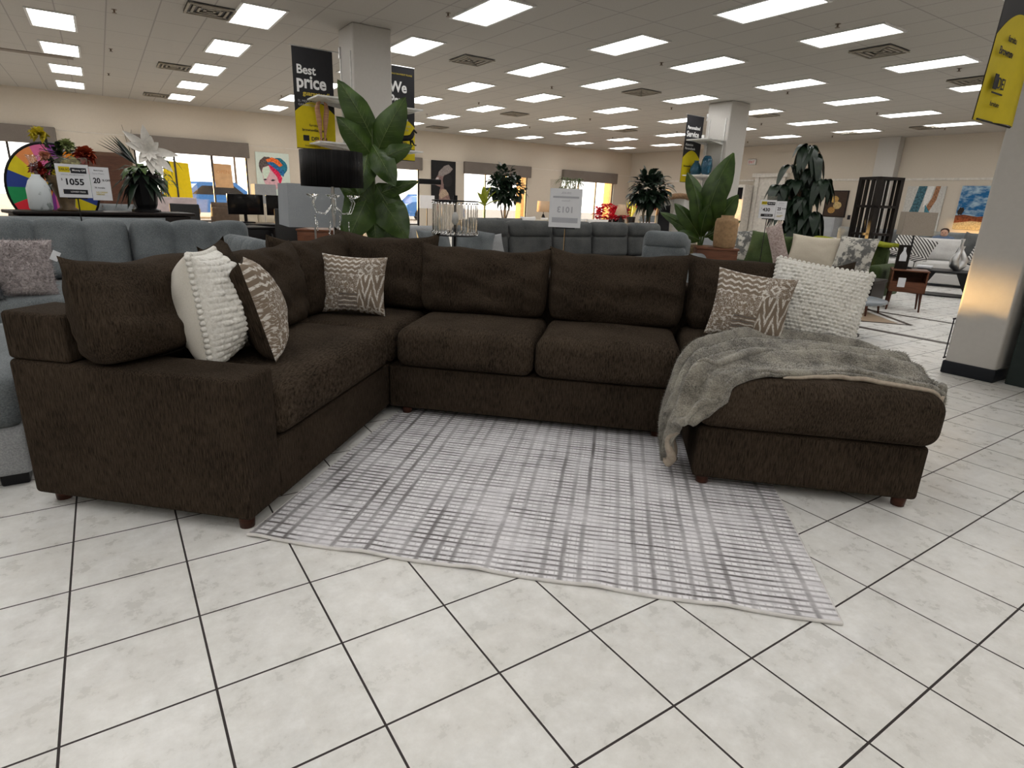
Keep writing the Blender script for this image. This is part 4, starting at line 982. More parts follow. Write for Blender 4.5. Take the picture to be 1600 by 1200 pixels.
# horse
hs = thing('horse_figurine', 'small black prancing horse figurine on the lower right shelf', 'figurine', (4.22, 9.50, 2.004), R(-20))
g = G(); g.tube([(-.10, 0, .17), (-.04, 0, .18), (.04, 0, .19), (.09, 0, .22)], [.035, .045, .045, .035], 10); g.tube([(.08, 0, .21), (.11, 0, .27), (.12, 0, .31), (.17, 0, .27)], [.035, .028, .024, .012], 8)
for x_, dx, dz_ in ((-.09, -.03, 0), (-.07, .02, 0), (.07, .0, 0), (.09, .07, .07)): g.tube([(x_, .02 if dx > 0 else -.02, .16), (x_ + dx * .5, 0, .09), (x_ + dx, 0, dz_ + .015)], [.018, .011, .010], 6)
g.tube([(-.13, 0, .18), (-.17, 0, .16), (-.18, 0, .09)], [.012, .016, .005], 6); g.obj('body', M_BLACK, hs); G().rbox((0, 0, .008), (.26, .09, .016), .003).obj('plinth', M_BLACK, hs)
vase('glass_vase', 'round bellied blue glass vase at left on the far column shelf', 'vase', (11.72, 9.93, 2.055), [(.07, 0), (.13, .04), (.14, .12), (.10, .22), (.05, .29), (.06, .32), (.05, .32)], M_BLUEG)
vase('glass_vase', 'taller egg shaped blue glass vase at right on the far column shelf', 'vase', (11.76, 9.66, 2.055), [(.06, 0), (.11, .06), (.13, .2), (.11, .34), (.07, .42), (.06, .42)], M_BLUEG)
vase('candle', 'small white candle on the upper shelf of the far column', 'candle', (11.86, 9.95, 2.824), [(.035, 0), (.035, .12), (.03, .12)], M_WHITE)
def banner(label, loc, w, h, lines, dome=True, name='hanging_banner', wav=0.0, logo=True, dark=.52, brk=True):
    # loc: top corner on the column side, banner hangs toward -X, faces -Y
    o = thing(name, label, 'banner', loc, 0)
    def f(a, b): return V3((-w * a, wav * math.sin(a * 4) * (1 - b), -h * (1 - b)))
    n = 24
    g = G(); g.grid(lambda a, b: V3((-w + w * a, wav * math.sin(a * 5 + 1) * (1 - b) ** 2, -h * (1 - b))), 16, n, 0, flip=False, uv=False)
    g.grid(lambda a, b: V3((-w + w * a, .004 + wav * math.sin(a * 5 + 1) * (1 - b) ** 2, -h * (1 - b))), 16, n, 0, flip=True, uv=False); g.obj('fabric', M_BANBLK, o)
    hy = h * (1 - dark)   # height of yellow field at the dome crown
    def dm(a, b):
        top = hy * (.70 + .30 * math.sin(PI * (a * .86 + .07)) ** 1.0); bb_ = b * top; return V3((-w + w * a, -.003 + wav * math.sin(a * 5 + 1) * (1 - bb_ / h) ** 2, -h + bb_))
    g = G(); g.grid(dm, 20, 12, uv=False); g.obj('yellow_field', M_YEL, o)
    for (s_, sz, x_, z_, mt, bd, sx_) in lines: txt(s_, sz, mt, o, -w + x_, -.008, -z_, bd, sx=sx_)
    g = G(); g.cyl((-w - .03 * brk - .02 * (not brk), 0, .0), (.10 * brk, 0, .0), .009, n=8); brk and g.rbox((.12, 0, 0), (.04, .05, .16), .005); g.obj('bracket', M_STEEL, o)
    G().cyl((-w, .002, -h), (0, .002, -h), .007, n=8).obj('bottom_bar', M_BANBLK, o)
    return o
banner('black and yellow hanging banner reading Best price guaranteed', (3.20, 9.90, 3.34), .60, 1.40, [('Best', .17, .05, .36, M_WTXT, .004, .95), ('price', .25, .04, .55, M_WTXT, .007, .88), ('guaranteed!', .085, .13, .65, M_GOLDT, .002, 1.0), ('EL MEJOR PRECIO', .045, .05, .75, M_GREYINK, 0, 1), ('GARANTIZADO', .045, .05, .80, M_GREYINK, 0, 1), ('furniture', .05, .2, 1.08, M_INK, .0005, 1), ('brownsville.com', .052, .09, 1.15, M_INK, .001, 1.0), ('DELSOL', .075, .22, 1.28, M_INK, .002, 1.0), ('furniture for less', .035, .12, 1.37, M_INK, 0, 1)])
o = bpy.data.objects['hanging_banner']; G().bb(-.50, -.41, -.0085, -.0065, -1.29, -1.21).obj('logo_mark', M_INK, o)
b2 = banner('black and yellow hanging banner reading We on the right of the near column', (4.56, 9.92, 3.30), .60, 1.42, [('LAYAWAY PAYMENT PLANS', .036, .10, .13, M_GOLDT, 0, 1.0), ('We', .22, .16, .38, M_WTXT, .006, .9), ('Pay.', .22, .14, .58, M_WTXT, .006, .9), ('taxes.', .19, .08, .80, M_WTXT, .006, .9), ('PAGAMOS LOS', .04, .26, .90, M_GREYINK, 0, 1), ('IMPUESTOS', .04, .28, .96, M_GREYINK, 0, 1), ('brownsville.com', .052, .11, 1.16, M_INK, .001, 1), ('DELSOL', .07, .2, 1.30, M_INK, .002, 1)], brk=False)
banner('black and yellow hanging banner reading Personalized Service beside the far column', (12.02, 10.12, 3.36), .58, 1.46, [('Personalized', .10, .05, .30, M_WTXT, .003, .85), ('Service', .17, .04, .46, M_WTXT, .005, .85), ('BY OUR SALES TEAM', .038, .06, .55, M_GOLDT, 0, 1), ('Atencion', .08, .04, .66, M_WTXT, .001, .9), ('Personalizada', .07, .04, .74, M_WTXT, .001, .9), ('brownsville.com', .055, .06, 1.12, M_INK, .001, 1), ('DELSOL', .08, .2, 1.30, M_INK, .002, 1)])
b4 = banner('yellow end of a banner with a store logo hanging at the upper right edge', (5.80, 1.98, 3.40), .60, 1.44, [('furniture', .055, .16, .93, M_INK, .0005, 1), ('Brownsville.com', .068, .06, 1.02, M_INK, .001, 1), ('DEL', .10, .16, 1.225, M_INK, .001, .9), ('S', .15, .335, 1.24, M_INK, .001, .9), ('OL', .10, .41, 1.225, M_INK, .001, .9), ('furniture for less', .045, .12, 1.34, M_INK, 0, 1)], wav=.035)
g = G(); g.bb(-.50, -.44, -.0095, -.006, -1.235, -1.14); g.bb(-.50, -.10, -.0095, -.006, -1.262, -1.252); g.obj('logo_mark', M_INK, b4)

# ================================================================== MIDDLE GROUND
# charcoal reclining sectional with return at right
sofa_obj('reclining_sofa', 'long charcoal reclining sofa with seamed backs across the middle distance', (5.92, 6.95, 0), R(2.5), 4.0, .95, 1.03, .50, 5, M_DGREY, .25, .66, arms=(0, 0), seam=True, backt=.34)
sofa_obj('reclining_sofa', 'charcoal reclining section with puffy back turned at the right end of the long one', (6.10, 5.45, 0), -R(62), .85, .95, .98, .50, 1, M_GREY, .25, .72, arms=(0, 1), seam=True, backt=.36)
sofa_obj('grey_sofa', 'pale grey sofa section between the big plant and the crystal lamp', (3.10, 6.75, 0), R(14), 1.3, .95, .93, .48, 2, M_LGREY, .22, .6, arms=(1, 0))
spill('dark grey pillow right of the crystal lamp stem', (3.60, 6.20, .50), .50, .48, .2, M_GREY, R(-5), .3, .2, 31)
spill('dark grey pillow left of the crystal lamp stem', (3.15, 6.18, .50), .50, .46, .2, M_GREY, R(20), .3, 0, 32)
spill('small white pillow poking up behind the brown back cushions', (3.86, 6.22, .55), .44, .36, .16, M_LGREY, R(-10), .4, -.1, 33)
pagesign('see-through price sign showing 1013 reversed, standing before the charcoal reclining sofa', (3.68, 4.62, 1.06), face(3.68, 4.62) - R(2), '1013', None, 1.45, mirror=True)
# cabinet with clay vase and leafy plant behind
table('wooden_cabinet', 'low walnut cabinet under the tan clay vase', (6.95, 5.38, 0), face(6.95, 5.38) + R(8), .56, .45, .80, M_WOODR, .03, body=.08, cat='cabinet')
vase('clay_vase', 'tan clay vase with dark rim on the walnut cabinet', 'vase', (6.95, 5.25, .80), [(.125, 0), (.14, .02), (.150, .15), (.150, .33), (.135, .375), (.085, .39), (.085, .42), (.07, .42), (.065, .39)], plain('tan_clay', (.30, .19, .10), .75, var=.2, sc=25, bump=.3))
vz = thing('potted_banana_plant', 'plant with huge upright green leaves in a basket behind the clay vase', 'plant', (7.20, 5.85, 0), face(7.2, 5.85))
g = G(); PV = [(-.05, .95, .28, 2.04, .40, -.10), (.0, .9, -.20, 1.62, .24, -.12), (.02, .95, .16, 1.70, .40, -.20), (-.02, .9, -.42, 1.35, .22, -.1), (.1, .9, .42, 1.5, .30, -.05), (-.08, .9, -.45, 1.12, .16, -.1), (.05, .9, .50, 1.15, .18, -.1), (0, .9, -.62, 1.22, .16, .1), (.0, .85, -.35, .95, .18, -.2), (.1, .9, .30, 1.0, .2, -.2), (0, .9, .05, 1.35, .22, -.25), (-.02, 1.2, -.30, 1.78, .24, .05)]
for bx, bz, tx_, tz, w_, dp in PV:
    b = V3((bx, 0, bz)); t = V3((tx_, dp, tz)); d_ = t - b; n_ = V3((.3 if tx_ < 0 else -.3, -1, .3)).normalized(); sd = d_.normalized().cross(n_).normalized(); nn = sd.cross(d_.normalized()); vs = []; fs = []; N = 10
    for i in range(N + 1):
        q = i / N; c = b.lerp(t, q) + nn * (.10 * d_.length * (4 * q * (1 - q))); ww = max(.01, math.sin(PI * min(1, q ** 1.1 * .97 + .02))) ** .8 * w_ / 2
        for k in (-1, -.5, 0, .5, 1): vs.append(c + sd * ww * k - nn * (abs(k) * ww * .35))
    for i in range(N):
        for j in range(4): a = i * 5 + j; fs.append((a, a + 1, a + 6, a + 5))
    g.add(vs, fs)
    g.tube([vs[i * 5 + 2] + n_ * .003 for i in range(N + 1)], [.005 * (1 - .7 * i / N) for i in range(N + 1)], 5, 1)
g.obj('foliage', [M_LEAF, M_VEIN], vz); g = G()
for k in range(6): g.tube([(0, 0, .6), (.05 * math.sin(k), 0, .95)], .012, 6)
g.obj('stem', M_LEAFM, vz); G().lathe([(.16, 0), (.22, .45), (.25, .78), (.23, .78), (.2, .7)], n=24).obj('basket', plain('woven_basket', (.13, .09, .04), .8, var=.4, sc=40), vz)
pagesign('small price sign reading 430 in front of the dark tropical tree', (7.72, 5.20, 1.20), face(7.72, 5.2) + R(4), '430', True, 1.0, pct='25')
# green sofa
gs = sofa_obj('green_sofa', 'olive green velvet sofa with patterned and cream pillows', (9.64, 5.70, 0), -R(82), 2.7, 1.0, .88, .46, 3, M_GREEN, .22, .60, leg=.13, legmat=M_LEG)
GF = -R(82)
M_TOILE = cloth('grey_toile_print', (.13, .13, .125), (.50, .48, .43), 9, (1, 1, 1), .9, .1, lo=.46, hi=.54, big=.1)
spill('cream pillow with a grey branch print at the left end of the green sofa', (9.02, 6.55, .47), .55, .52, .18, M_TOILE, GF + R(8), .25, -.05, 41)
spill('plain olive pillow on the green sofa next to the branch print pillow', (9.08, 6.10, .47), .58, .52, .18, M_GREEN, GF, .25, .03, 42)
spill('narrow blush sequined bolster pillow leaning sideways on the green sofa', (8.95, 5.62, .50), .26, .68, .14, cloth('blush_sequin', (.24, .18, .16), (.42, .35, .33), 40), GF, .2, -.45, 43)
spill('large cream linen pillow with flanged edge on the green sofa', (9.02, 5.22, .47), .78, .52, .2, M_CREAMP, GF, .28, .03, 44, pinch=.1)
spill('cream pillow with grey tree print at the right end of the green sofa', (9.08, 4.62, .47), .56, .54, .18, M_TOILE, GF - R(5), .25, .02, 45)
o = G().rbox((0, 0, .02), (1.2, .42, .05), .02, 2, 12, deform=lambda p, h: V3((p.x, p.y, p.z + .02 * math.sin(p.x * 9) - .5 * p.y * p.y))).obj('throw_blanket', cloth('lime_throw', (.17, .19, .015), (.28, .30, .03), 90, (1, .1, 1))); o.location = (10.02, 5.1, .88); o.rotation_euler = (0, 0, GF); tag(o, 'lime green fringed throw laid along the top of the green sofa back', 'blanket')
# dark tropical tree
tt = thing('tropical_tree', 'tall dark green rubber tree with drooping leaf clusters behind the green sofa', 'plant', (10.72, 6.62, 0), face(10.72, 6.62)); tt.scale = (.86, .86, 1)
g = G(); TC = [((.02, 0, 2.42), 12, .45), ((-.22, 0, 2.10), 5, .38), ((.12, 0, 2.30), 6, .4), ((-.40, -.1, 1.75), 13, .42), ((.40, -.1, 1.85), 14, .42), ((.05, -.1, 1.55), 14, .42), ((.16, .05, 2.05), 8, .36), ((-.12, -.05, 1.85), 9, .36), ((.22, .05, 1.68), 12, .38), ((-.2, -.1, 1.35), 14, .45), ((.3, -.1, 1.3), 14, .45), ((.0, -.1, 1.1), 14, .45), ((-.3, 0, 1.0), 12, .45), ((.35, 0, 1.0), 12, .42)]
for i, (c, n_, L_) in enumerate(TC): ring_leaves(g, c, n_, L_, .23, .0, .7, 1.15, 50 + i, prof=lambda t: math.sin(PI * t ** .8) ** .7)
g.obj('foliage', M_LEAFD, tt); g = G(); g.tube([(0, 0, .2), (.06, 0, 1.2), (-.02, 0, 1.9), (.02, 0, 2.42)], [.035, .03, .025, .015], 8)
for c, n_, L_ in TC[3:9]: g.tube([(.03, 0, c[2] - .35), (c[0] * .6, c[1], c[2] - .15), c], [.02, .015, .01], 6)
g.obj('trunk', M_BARK, tt); G().lathe([(.16, 0), (.2, .35), (.19, .35), (.17, .3)], n=20).obj('pot', M_BLACK, tt)
# round headed black tree
bushy('ficus_tree', 'round headed dark ficus tree with slim bare trunks beside the arched mirror', (8.62, 8.32, 0), (0, 0, 1.60), .34, 300, (.21, .13), M_LEAFD, 4, 5, .18, .018, .95)
# arched leaning mirror
mi_ = thing('floor_mirror', 'tall leaning floor mirror with carved pointed wooden crown', 'mirror', (9.55, 8.35, 0), face(9.55, 8.35) + R(10))
MT = Matrix.Rotation(-.13, 4, 'X')
arch = [(-.40, .03), (.40, .03), (.40, 1.15)] + [(.40 * math.cos(a), 1.15 + .36 * math.sin(a) ** .8) for a in [PI * i / 12 for i in range(1, 12)]] + [(-.40, 1.15)]
G().poly(arch, -.008, 0, .008, MT).obj('mirror_glass', M_MIRROR, mi_)
g = G(); g.poly([(x * 1.12, (z - .03) * 1.04) for x, z in arch], .001, 0, .03, MT); g.obj('frame', plain('pale_gilt_frame', (.55, .48, .36), .5), mi_)
g = G(); g.tube([MT @ V3((x * 1.06, -.012, 1.15 + (z - 1.15) * 1.10)) for x, z in arch[2:]], [.02 + .035 * math.sin(PI * i / 12) for i in range(13)], 8); g.obj('carved_crown', plain('carved_oak', (.22, .13, .07), .7, var=.4, sc=40), mi_)
# black lattice bookcase
bk = thing('lattice_bookcase', 'tall black open shelf tower with vertical slats behind the green sofa', 'shelf', (11.0, 5.36, 0), -R(20))
g = G()
for x_ in (-.21, .21):
    for y_ in (-.19, .19): g.bb(x_ - .035, x_ + .035, y_ - .035, y_ + .035, 0, 1.92)
g.obj('post', M_WOODD, bk)
for k, z_ in enumerate((.10, .55, 1.0, 1.45, 1.90)): G().bb(-.245, .245, -.225, .225, z_ - .02, z_ + .02).obj('shelf', M_WOODD, bk)
g = G()
for k in range(3):
    x_ = -.095 + k * .095; g.bb(x_ - .018, x_ + .018, .16, .19, .1, 1.9)
for s_ in (-1, 1):
    for k in range(2): y_ = -.07 + k * .14; g.bb(s_ * .21 - .015, s_ * .21 + .015, y_ - .018, y_ + .018, .1, 1.9)
g.obj('slats', M_WOODD, bk)
# taupe rectangular lamp on side table
stb = table('side_table', 'walnut mid-century side table with a drawer and splayed legs, price tag on its front', (9.58, 4.02, 0), face(9.58, 4.02) + R(6), .46, .42, .58, M_WOODR, .02, 'splay', body=.27, open_front=True, legmat=M_LEG)
G().bb(-.13, -.04, -.222, -.216, .34, .47).obj('price_card', M_PAPER, stb)
M_TAUPE = cloth('taupe_lamp_linen', (.27, .23, .19), (.33, .285, .24), 150, bump=.2)
lamp2 = thing('table_lamp', 'table lamp with wide rectangular taupe shade on the walnut side table', 'lamp', (9.70, 4.12, .58), face(9.82, 4.28) + R(18))
g = G(); z0, z1, w_, d_ = .47, .79, .40, .22
for a, b in (((-w_ / 2, -d_ / 2), (w_ / 2, -d_ / 2)), ((w_ / 2, -d_ / 2), (w_ / 2, d_ / 2)), ((w_ / 2, d_ / 2), (-w_ / 2, d_ / 2)), ((-w_ / 2, d_ / 2), (-w_ / 2, -d_ / 2))): g.add([(a[0], a[1], z0), (b[0], b[1], z0), (b[0], b[1], z1), (a[0], a[1], z1)], [(0, 1, 2, 3)], 0, False)
sh = g.obj('lamp_shade', M_TAUPE, lamp2); sh.modifiers.new('t', 'SOLIDIFY').thickness = .004
G().lathe([(.07, 0), (.07, .02), (.012, .03), (.012, .6)], n=14).obj('stem', M_DARKM, lamp2)
bxx = thing('decor_box', 'upright dark wooden display box with a bottle shaped cutout and tag by the taupe lamp', 'decoration', (9.47, 4.10, .58), face(9.5, 4.14) + R(10)); bxx.scale = (.62, .62, .80)
g = G(); g.bb(-.12, .12, -.03, .06, 0, .42); g.obj('panel', M_WOODD, bxx)
G().poly([(-.07, .14), (.07, .14), (.07, .24), (.025, .32), (.025, .38), (-.025, .38), (-.025, .32), (-.07, .24)], -.034, 0, .004).obj('bottle_cutout', M_PAPER, bxx); G().bb(-.04, .04, -.037, -.034, .15, .22).obj('price_card', M_PAPER, bxx)
# black low table near the chaise
table('low_table', 'small black square table in front of the green sofa arm', (8.55, 4.22, 0), GF, .62, .55, .47, M_WOODD, .04, 'splay', body=.20, legmat=M_LEG)
o = thing('round_table', 'low round stone grey table top peeking out behind the ivory pillow', 'table', (6.75, 3.42, 0), 0)
G().lathe([(.40, .38), (.42, .39), (.42, .41), (.38, .42)], n=40).obj('tabletop', plain('grey_stone_top', (.20, .23, .26), .25), o); G().lathe([(.22, 0), (.22, .02), (.05, .05), (.05, .39)], n=20).obj('pedestal', M_BLACK, o)
# white sofa group far right
sofa_obj('white_sofa', 'white boucle sofa with geometric pillows at the far right', (14.2, 5.45, 0), -R(70), 2.9, 1.05, .90, .46, 3, M_WHITEF, .26, .62, leg=.06)
def geo():
    M = Mat('geometric_print', (.5, .5, .5), .9); x, y, z = M.xyz('UV'); a = (x + y); b = (x - y)
    f = ((a.max(b * 1.3 + .3)) * 9).frac().lt(.45); M.base(M.mix(f, (.62, .60, .58), (.05, .045, .045))); return M.m
M_GEO = geo(); WF = -R(70)
spill('black and white maze print pillow in the middle of the white sofa', (13.62, 5.85, .48), .74, .52, .2, M_GEO, WF, .3, .3, 51)
spill('charcoal pillow leaning at the left arm of the white sofa', (13.82, 6.35, .48), .55, .55, .2, M_DGREY, WF + R(10), .25, -.1, 52)
spill('charcoal pillow at the right of the white sofa behind the silver vase', (13.45, 4.72, .48), .52, .58, .2, M_DGREY, WF, .22, .25, 53)
spill('black and white maze print pillow half hidden by the column at right', (13.20, 4.42, .48), .5, .42, .2, M_GEO, WF, .3, .3, 54)
sofa_obj('grey_sofa', 'grey sectional along the far right wall with a person sitting on it', (17.8, 7.6, 0), -R(75), 4.2, 1.0, .98, .46, 5, M_GREY, .22, .62)
# person seated on the far sofa; only hair and forehead show
pr_ = thing('person', 'person with dark brown hair reclining on the grey sofa, mostly hidden', 'person', (17.35, 6.72, 0), -R(75)); pr_.scale = (1, 1, .86)
M_SKIN = plain('skin', (.50, .30, .22), .6, var=.05); M_HAIR = plain('brown_hair', (.03, .014, .009), .6); M_SHIRT = plain('blue_shirt', (.10, .14, .22), .8)
me = bpy.data.meshes.new('body'); vs = [(0, .10, .60), (0, .16, .80), (0, .20, .98), (0, .22, 1.06), (0, .20, 1.16), (-.18, .18, .98), (-.26, .05, .78), (-.18, -.15, .64), (.18, .18, .98), (.26, .05, .78), (.18, -.15, .64), (-.10, -.35, .56), (-.12, -.42, .15), (.10, -.35, .56), (.12, -.42, .15), (-.12, -.55, .05), (.12, -.55, .05)]
es = [(0, 1), (1, 2), (2, 3), (3, 4), (2, 5), (5, 6), (6, 7), (2, 8), (8, 9), (9, 10), (0, 11), (11, 12), (0, 13), (13, 14), (12, 15), (14, 16)]
me.from_pydata(vs, es, []); me.materials.append(M_SHIRT); bo = bpy.data.objects.new('body', me); C.objects.link(bo); bo.parent = pr_
sk = bo.modifiers.new('s', 'SKIN'); rd = [.15, .15, .12, .055, .08, .07, .045, .035, .07, .045, .035, .085, .05, .085, .05, .04, .04]
for i, r_ in enumerate(rd): me.skin_vertices[0].data[i].radius = (r_, r_)
me.skin_vertices[0].data[0].use_root = True; bo.modifiers.new('ss', 'SUBSURF').levels = 1
g = G().rbox((0, .19, 1.13), (.155, .19, .22), .075, 4, 3); hd = g.obj('head', M_SKIN, pr_)
g = G()
for s_ in (-1, 1): g.lathe([(.001, -.012), (.012, 0), (.001, .012)], (s_ * .032, .093, 1.14), 8, 0); 
g.obj('eye', M_INK, hd); G().tube([(0, .10, 1.13), (0, .075, 1.095), (0, .09, 1.09)], [.008, .014, .01], 6).obj('nose', M_SKIN, hd)
G().rbox((0, .215, 1.185), (.185, .19, .17), .08, 4, 3).obj('hair', M_HAIR, pr_)
# oval black coffee table and silver vase
ct = thing('coffee_table', 'black oval coffee table with angled slab legs at the right', 'table', (12.25, 4.55, 0), -R(70)); ct.scale = (.9, .9, .96)
G().lathe([(.66, .425), (.70, .43), (.70, .455), (.66, .46)], n=48, sq=.6).obj('tabletop', M_BLACK, ct)
for s_ in (-1, 1): G().add([(s_ * .42 - .05, -.22, .02), (s_ * .42 + .05, -.22, .02), (s_ * .42 + .05, .22, .02), (s_ * .42 - .05, .22, .02), (s_ * .26 - .1, -.28, .425), (s_ * .26 + .1, -.28, .425), (s_ * .26 + .1, .28, .425), (s_ * .26 - .1, .28, .425)], [(0, 1, 2, 3)[::-1], (4, 5, 6, 7), (0, 1, 5, 4), (1, 2, 6, 5), (2, 3, 7, 6), (3, 0, 4, 7)], 0, False).obj('leg', M_BLACK, ct)
G().lathe([(.62, 0), (.62, .02), (.58, .02)], n=48, sq=.5).obj('plinth', M_BLACK, ct)
G_ = G().bb(-.17, .17, -.11, .11, 0, .03).obj('book', M_PAPER); G_.location = (12.1, 4.85, .46); G_.rotation_euler = (0, 0, .3); tag(G_, 'thin white book lying on the black oval coffee table', 'book')
sv = thing('metal_vase', 'silver twisted vase with two necks on the black oval table', 'vase', (12.28, 4.42, .46), 0)
for s_, hh in ((-1, .52), (1, .40)): G().tube([(0, 0, 0), (s_ * .07, s_ * -.03, .08), (s_ * .085, s_ * -.04, .18), (s_ * .03, s_ * -.01, .30), (s_ * .035, 0, hh - .06), (s_ * .04, 0, hh)], [.05, .075, .065, .035, .022, .035], 12).obj('body', M_STEEL, sv)
# foliage by the right column
bushy('potted_plant', 'low green potted plant peeking out behind the right column', (8.35, 2.55, 0), (0, 0, .32), .22, 26, (.30, .17), M_LEAFM, 3, 8, .12, .01, .9, droop=.8)
# counter at right edge
cn_ = thing('service_counter', 'dark green service counter at the right edge beside the column', 'counter', (6.45, .80, 0), 0)
G().rbox((0, 0, .50), (.85, 1.66, 1.0), .01).obj('body', plain('dark_green_panel', (.020, .028, .026), .5), cn_); G().bb(-.45, .43, -.85, .85, 1.0, 1.04).obj('worktop', M_WOODR, cn_)
G().rbox((-.02, -.45, .42), (.92, .7, .84), .01).obj('front_panel', plain('moss_panel', (.035, .042, .036), .5), cn_)
G_ = G(); G_.cyl((0, 0, .13), (0, 0, .47), .005, n=6); G_.cyl((-.01, 0, .13), (.03, 0, .13), .008); G_.cyl((-.01, 0, .47), (.03, 0, .47), .008); G_ = G_.obj('door_stop_bar', M_INK); G_.location = (5.955, 2.068, 0); tag(G_, 'thin dark conduit fixed along the left edge of the right column', 'conduit')

# ================================================================== FAR BACK
# artworks
def canvas(name, label, loc, w, h, rz, frame, mat, shapes, cat='picture', th=.035):
    o = thing(name, label, cat, loc, rz)    # origin at top left of the canvas, facing -Y, front at y=0
    G().bb(0, w, 0, th, -h, 0).obj('canvas', mat, o)
    if frame: g = G(); [g.bb(*b, -.01, th, *c) for b, c in (((-.03, 0), (-h - .03, .03)), ((w, w + .03), (-h - .03, .03)), ((0, w), (0, .03)), ((0, w), (-h - .03, -h)))]; g.obj('frame', frame, o)
    for k, (nm, mt, pts) in enumerate(shapes): G().poly([(x * w, -z * h) for x, z in pts], -.002 - .0006 * (k + 1), 0, .0006 * (k + 1) + .001).obj(nm, mt, o)
    return o
def P(n, c, v=.15, sc=20, r=.7): return plain(n, c, r, var=v, sc=sc)
def blob(cx, cy, rx, ry, n=18, a0=0, wob=.0, seed=0): return [(cx + rx * math.cos(2 * PI * i / n + a0) * (1 + wob * math.sin(i * 5.3 + seed)), cy + ry * math.sin(2 * PI * i / n + a0) * (1 + wob * math.cos(i * 3.1 + seed))) for i in range(n)]
canvas('portrait_painting', 'canvas of a face in a colourful head wrap on the window wall', (4.29, Y1 - .04, 2.50), 1.04, 1.40, 0, None, P('mint_canvas', (.56, .64, .58), .05), [
 ('hair_wrap', P('paint_grey_brown', (.10, .075, .07), .5), blob(.33, .31, .24, .22, 20, 0, .05)), ('hair_wrap', P('paint_teal', (.02, .16, .24), .6), blob(.68, .30, .24, .20, 20, 0, .08, 2)),
 ('face', P('paint_pink_skin', (.60, .36, .40), .15), [(.16, .40), (.20, .33), (.38, .28), (.62, .42), (.66, .62), (.60, .78), (.44, .86), (.32, .84), (.26, .74), (.20, .62)]), ('forehead', P('paint_pale_green_skin', (.55, .66, .55), .1), [(.17, .44), (.20, .34), (.38, .29), (.40, .42), (.30, .55), (.22, .60)]),
 ('wrap_band', P('paint_magenta', (.60, .02, .08), .5), [(.36, .27), (.50, .26), (.66, .40), (.76, .55), (.68, .72), (.60, .52), (.44, .38)]), ('wrap_band', P('paint_orange', (.70, .14, .03), .5), [(.30, .16), (.48, .10), (.66, .14), (.80, .26), (.70, .30), (.52, .20), (.36, .22)]), ('wrap_band', P('paint_blue', (.02, .12, .30), .6), [(.30, .22), (.46, .20), (.64, .28), (.84, .40), (.80, .52), (.62, .38), (.44, .28)]),
 ('eye', M_INK, [(.18, .60), (.24, .575), (.30, .595), (.24, .615)]), ('eye', M_INK, [(.40, .61), (.47, .58), (.55, .60), (.47, .625)]), ('lips', P('paint_lips', (.32, .03, .07)), [(.24, .78), (.30, .765), (.38, .78), (.32, .81), (.26, .805)]), ('neck', P('paint_coral', (.75, .25, .15)), [(.12, .98), (.26, .90), (.42, .88), (.40, 1.0), (.15, 1.0)])])
canvas('portrait_photograph', 'dark canvas with a pale profile of a woman wearing a tall headpiece', (10.52, Y1 - .04, 2.68), 1.03, 1.52, 0, None, P('near_black_canvas', (.012, .011, .012), .2), [
 ('profile', P('profile_skin', (.20, .13, .12), .35), [(.22, .38), (.30, .32), (.52, .34), (.58, .48), (.50, .58), (.52, .68), (.36, .70), (.36, .62), (.24, .60), (.10, .56), (.18, .50), (.14, .46)]), ('cheek', P('profile_light', (.48, .42, .42), .3), [(.12, .55), (.20, .40), (.30, .40), (.28, .52), (.20, .58)]),
 ('hair', P('profile_hair', (.02, .018, .018)), blob(.66, .46, .20, .16)), ('headpiece', P('headpiece_mesh', (.22, .19, .18), .6, 40), [(.26, .36), (.30, .26), (.52, .12), (.70, .08), (.88, .18), (.74, .28), (.46, .36)]),
 ('shoulder', P('profile_shoulder', (.24, .15, .13), .4), [(.34, .68), (.54, .66), (.70, .76), (.80, .96), (.30, .96), (.32, .80)]), ('necklace', P('beaded_necklace', (.40, .30, .22), .6, 60), [(.30, .82), (.42, .68), (.60, .68), (.72, .80), (.56, .84), (.40, .90)])])
RW = -PI / 2
def onfar(y, z): return (X1 - .04, y, z)
canvas('abstract_painting', 'abstract canvas in white, teal and rust strokes on the far right wall', onfar(9.40 - .10, 2.24), 1.05, 1.30, RW, None, P('dirty_white_canvas', (.50, .49, .46), .15), [
 ('brush_stroke', P('stroke_teal', (.05, .12, .15), .6), [(.30, 0), (.52, 0), (.48, .30), (.42, .60), (.12, .75), (.22, .45)]), ('brush_stroke', P('stroke_rust', (.30, .15, .08), .5), [(.74, 0), (.86, 0), (.82, .30), (.66, .62), (.58, .50), (.70, .25)]), ('brush_stroke', P('stroke_blue', (.06, .20, .26), .5), [(.56, .40), (.74, .60), (.80, .95), (.62, .85)]), ('brush_stroke', P('stroke_white', (.68, .67, .65), .1), [(.55, .0), (.70, .0), (.66, .30), (.52, .48), (.50, .2)])], th=.03)
canvas('landscape_picture', 'picture of red cliffs under a bright blue cloudy sky near the right column', onfar(7.85, 2.25), 1.10, 1.20, RW, None, cloth('picture_sky', (.02, .12, .28), (.40, .52, .60), 2.2, (1, 1, 2.5), .6, 0, lo=.42, hi=.62), [
 ('land', P('picture_land', (.20, .055, .02), .5), [(0, .68), (.2, .66), (.5, .70), (.8, .66), (1, .69), (1, 1), (0, 1)]), ('foreground', P('picture_field', (.42, .34, .20), .4, 30), [(0, .86), (.4, .80), (1, .84), (1, 1), (0, 1)]), ('tree', P('picture_tree', (.03, .02, .015)), blob(.10, .58, .07, .09, 12, 0, .2))])
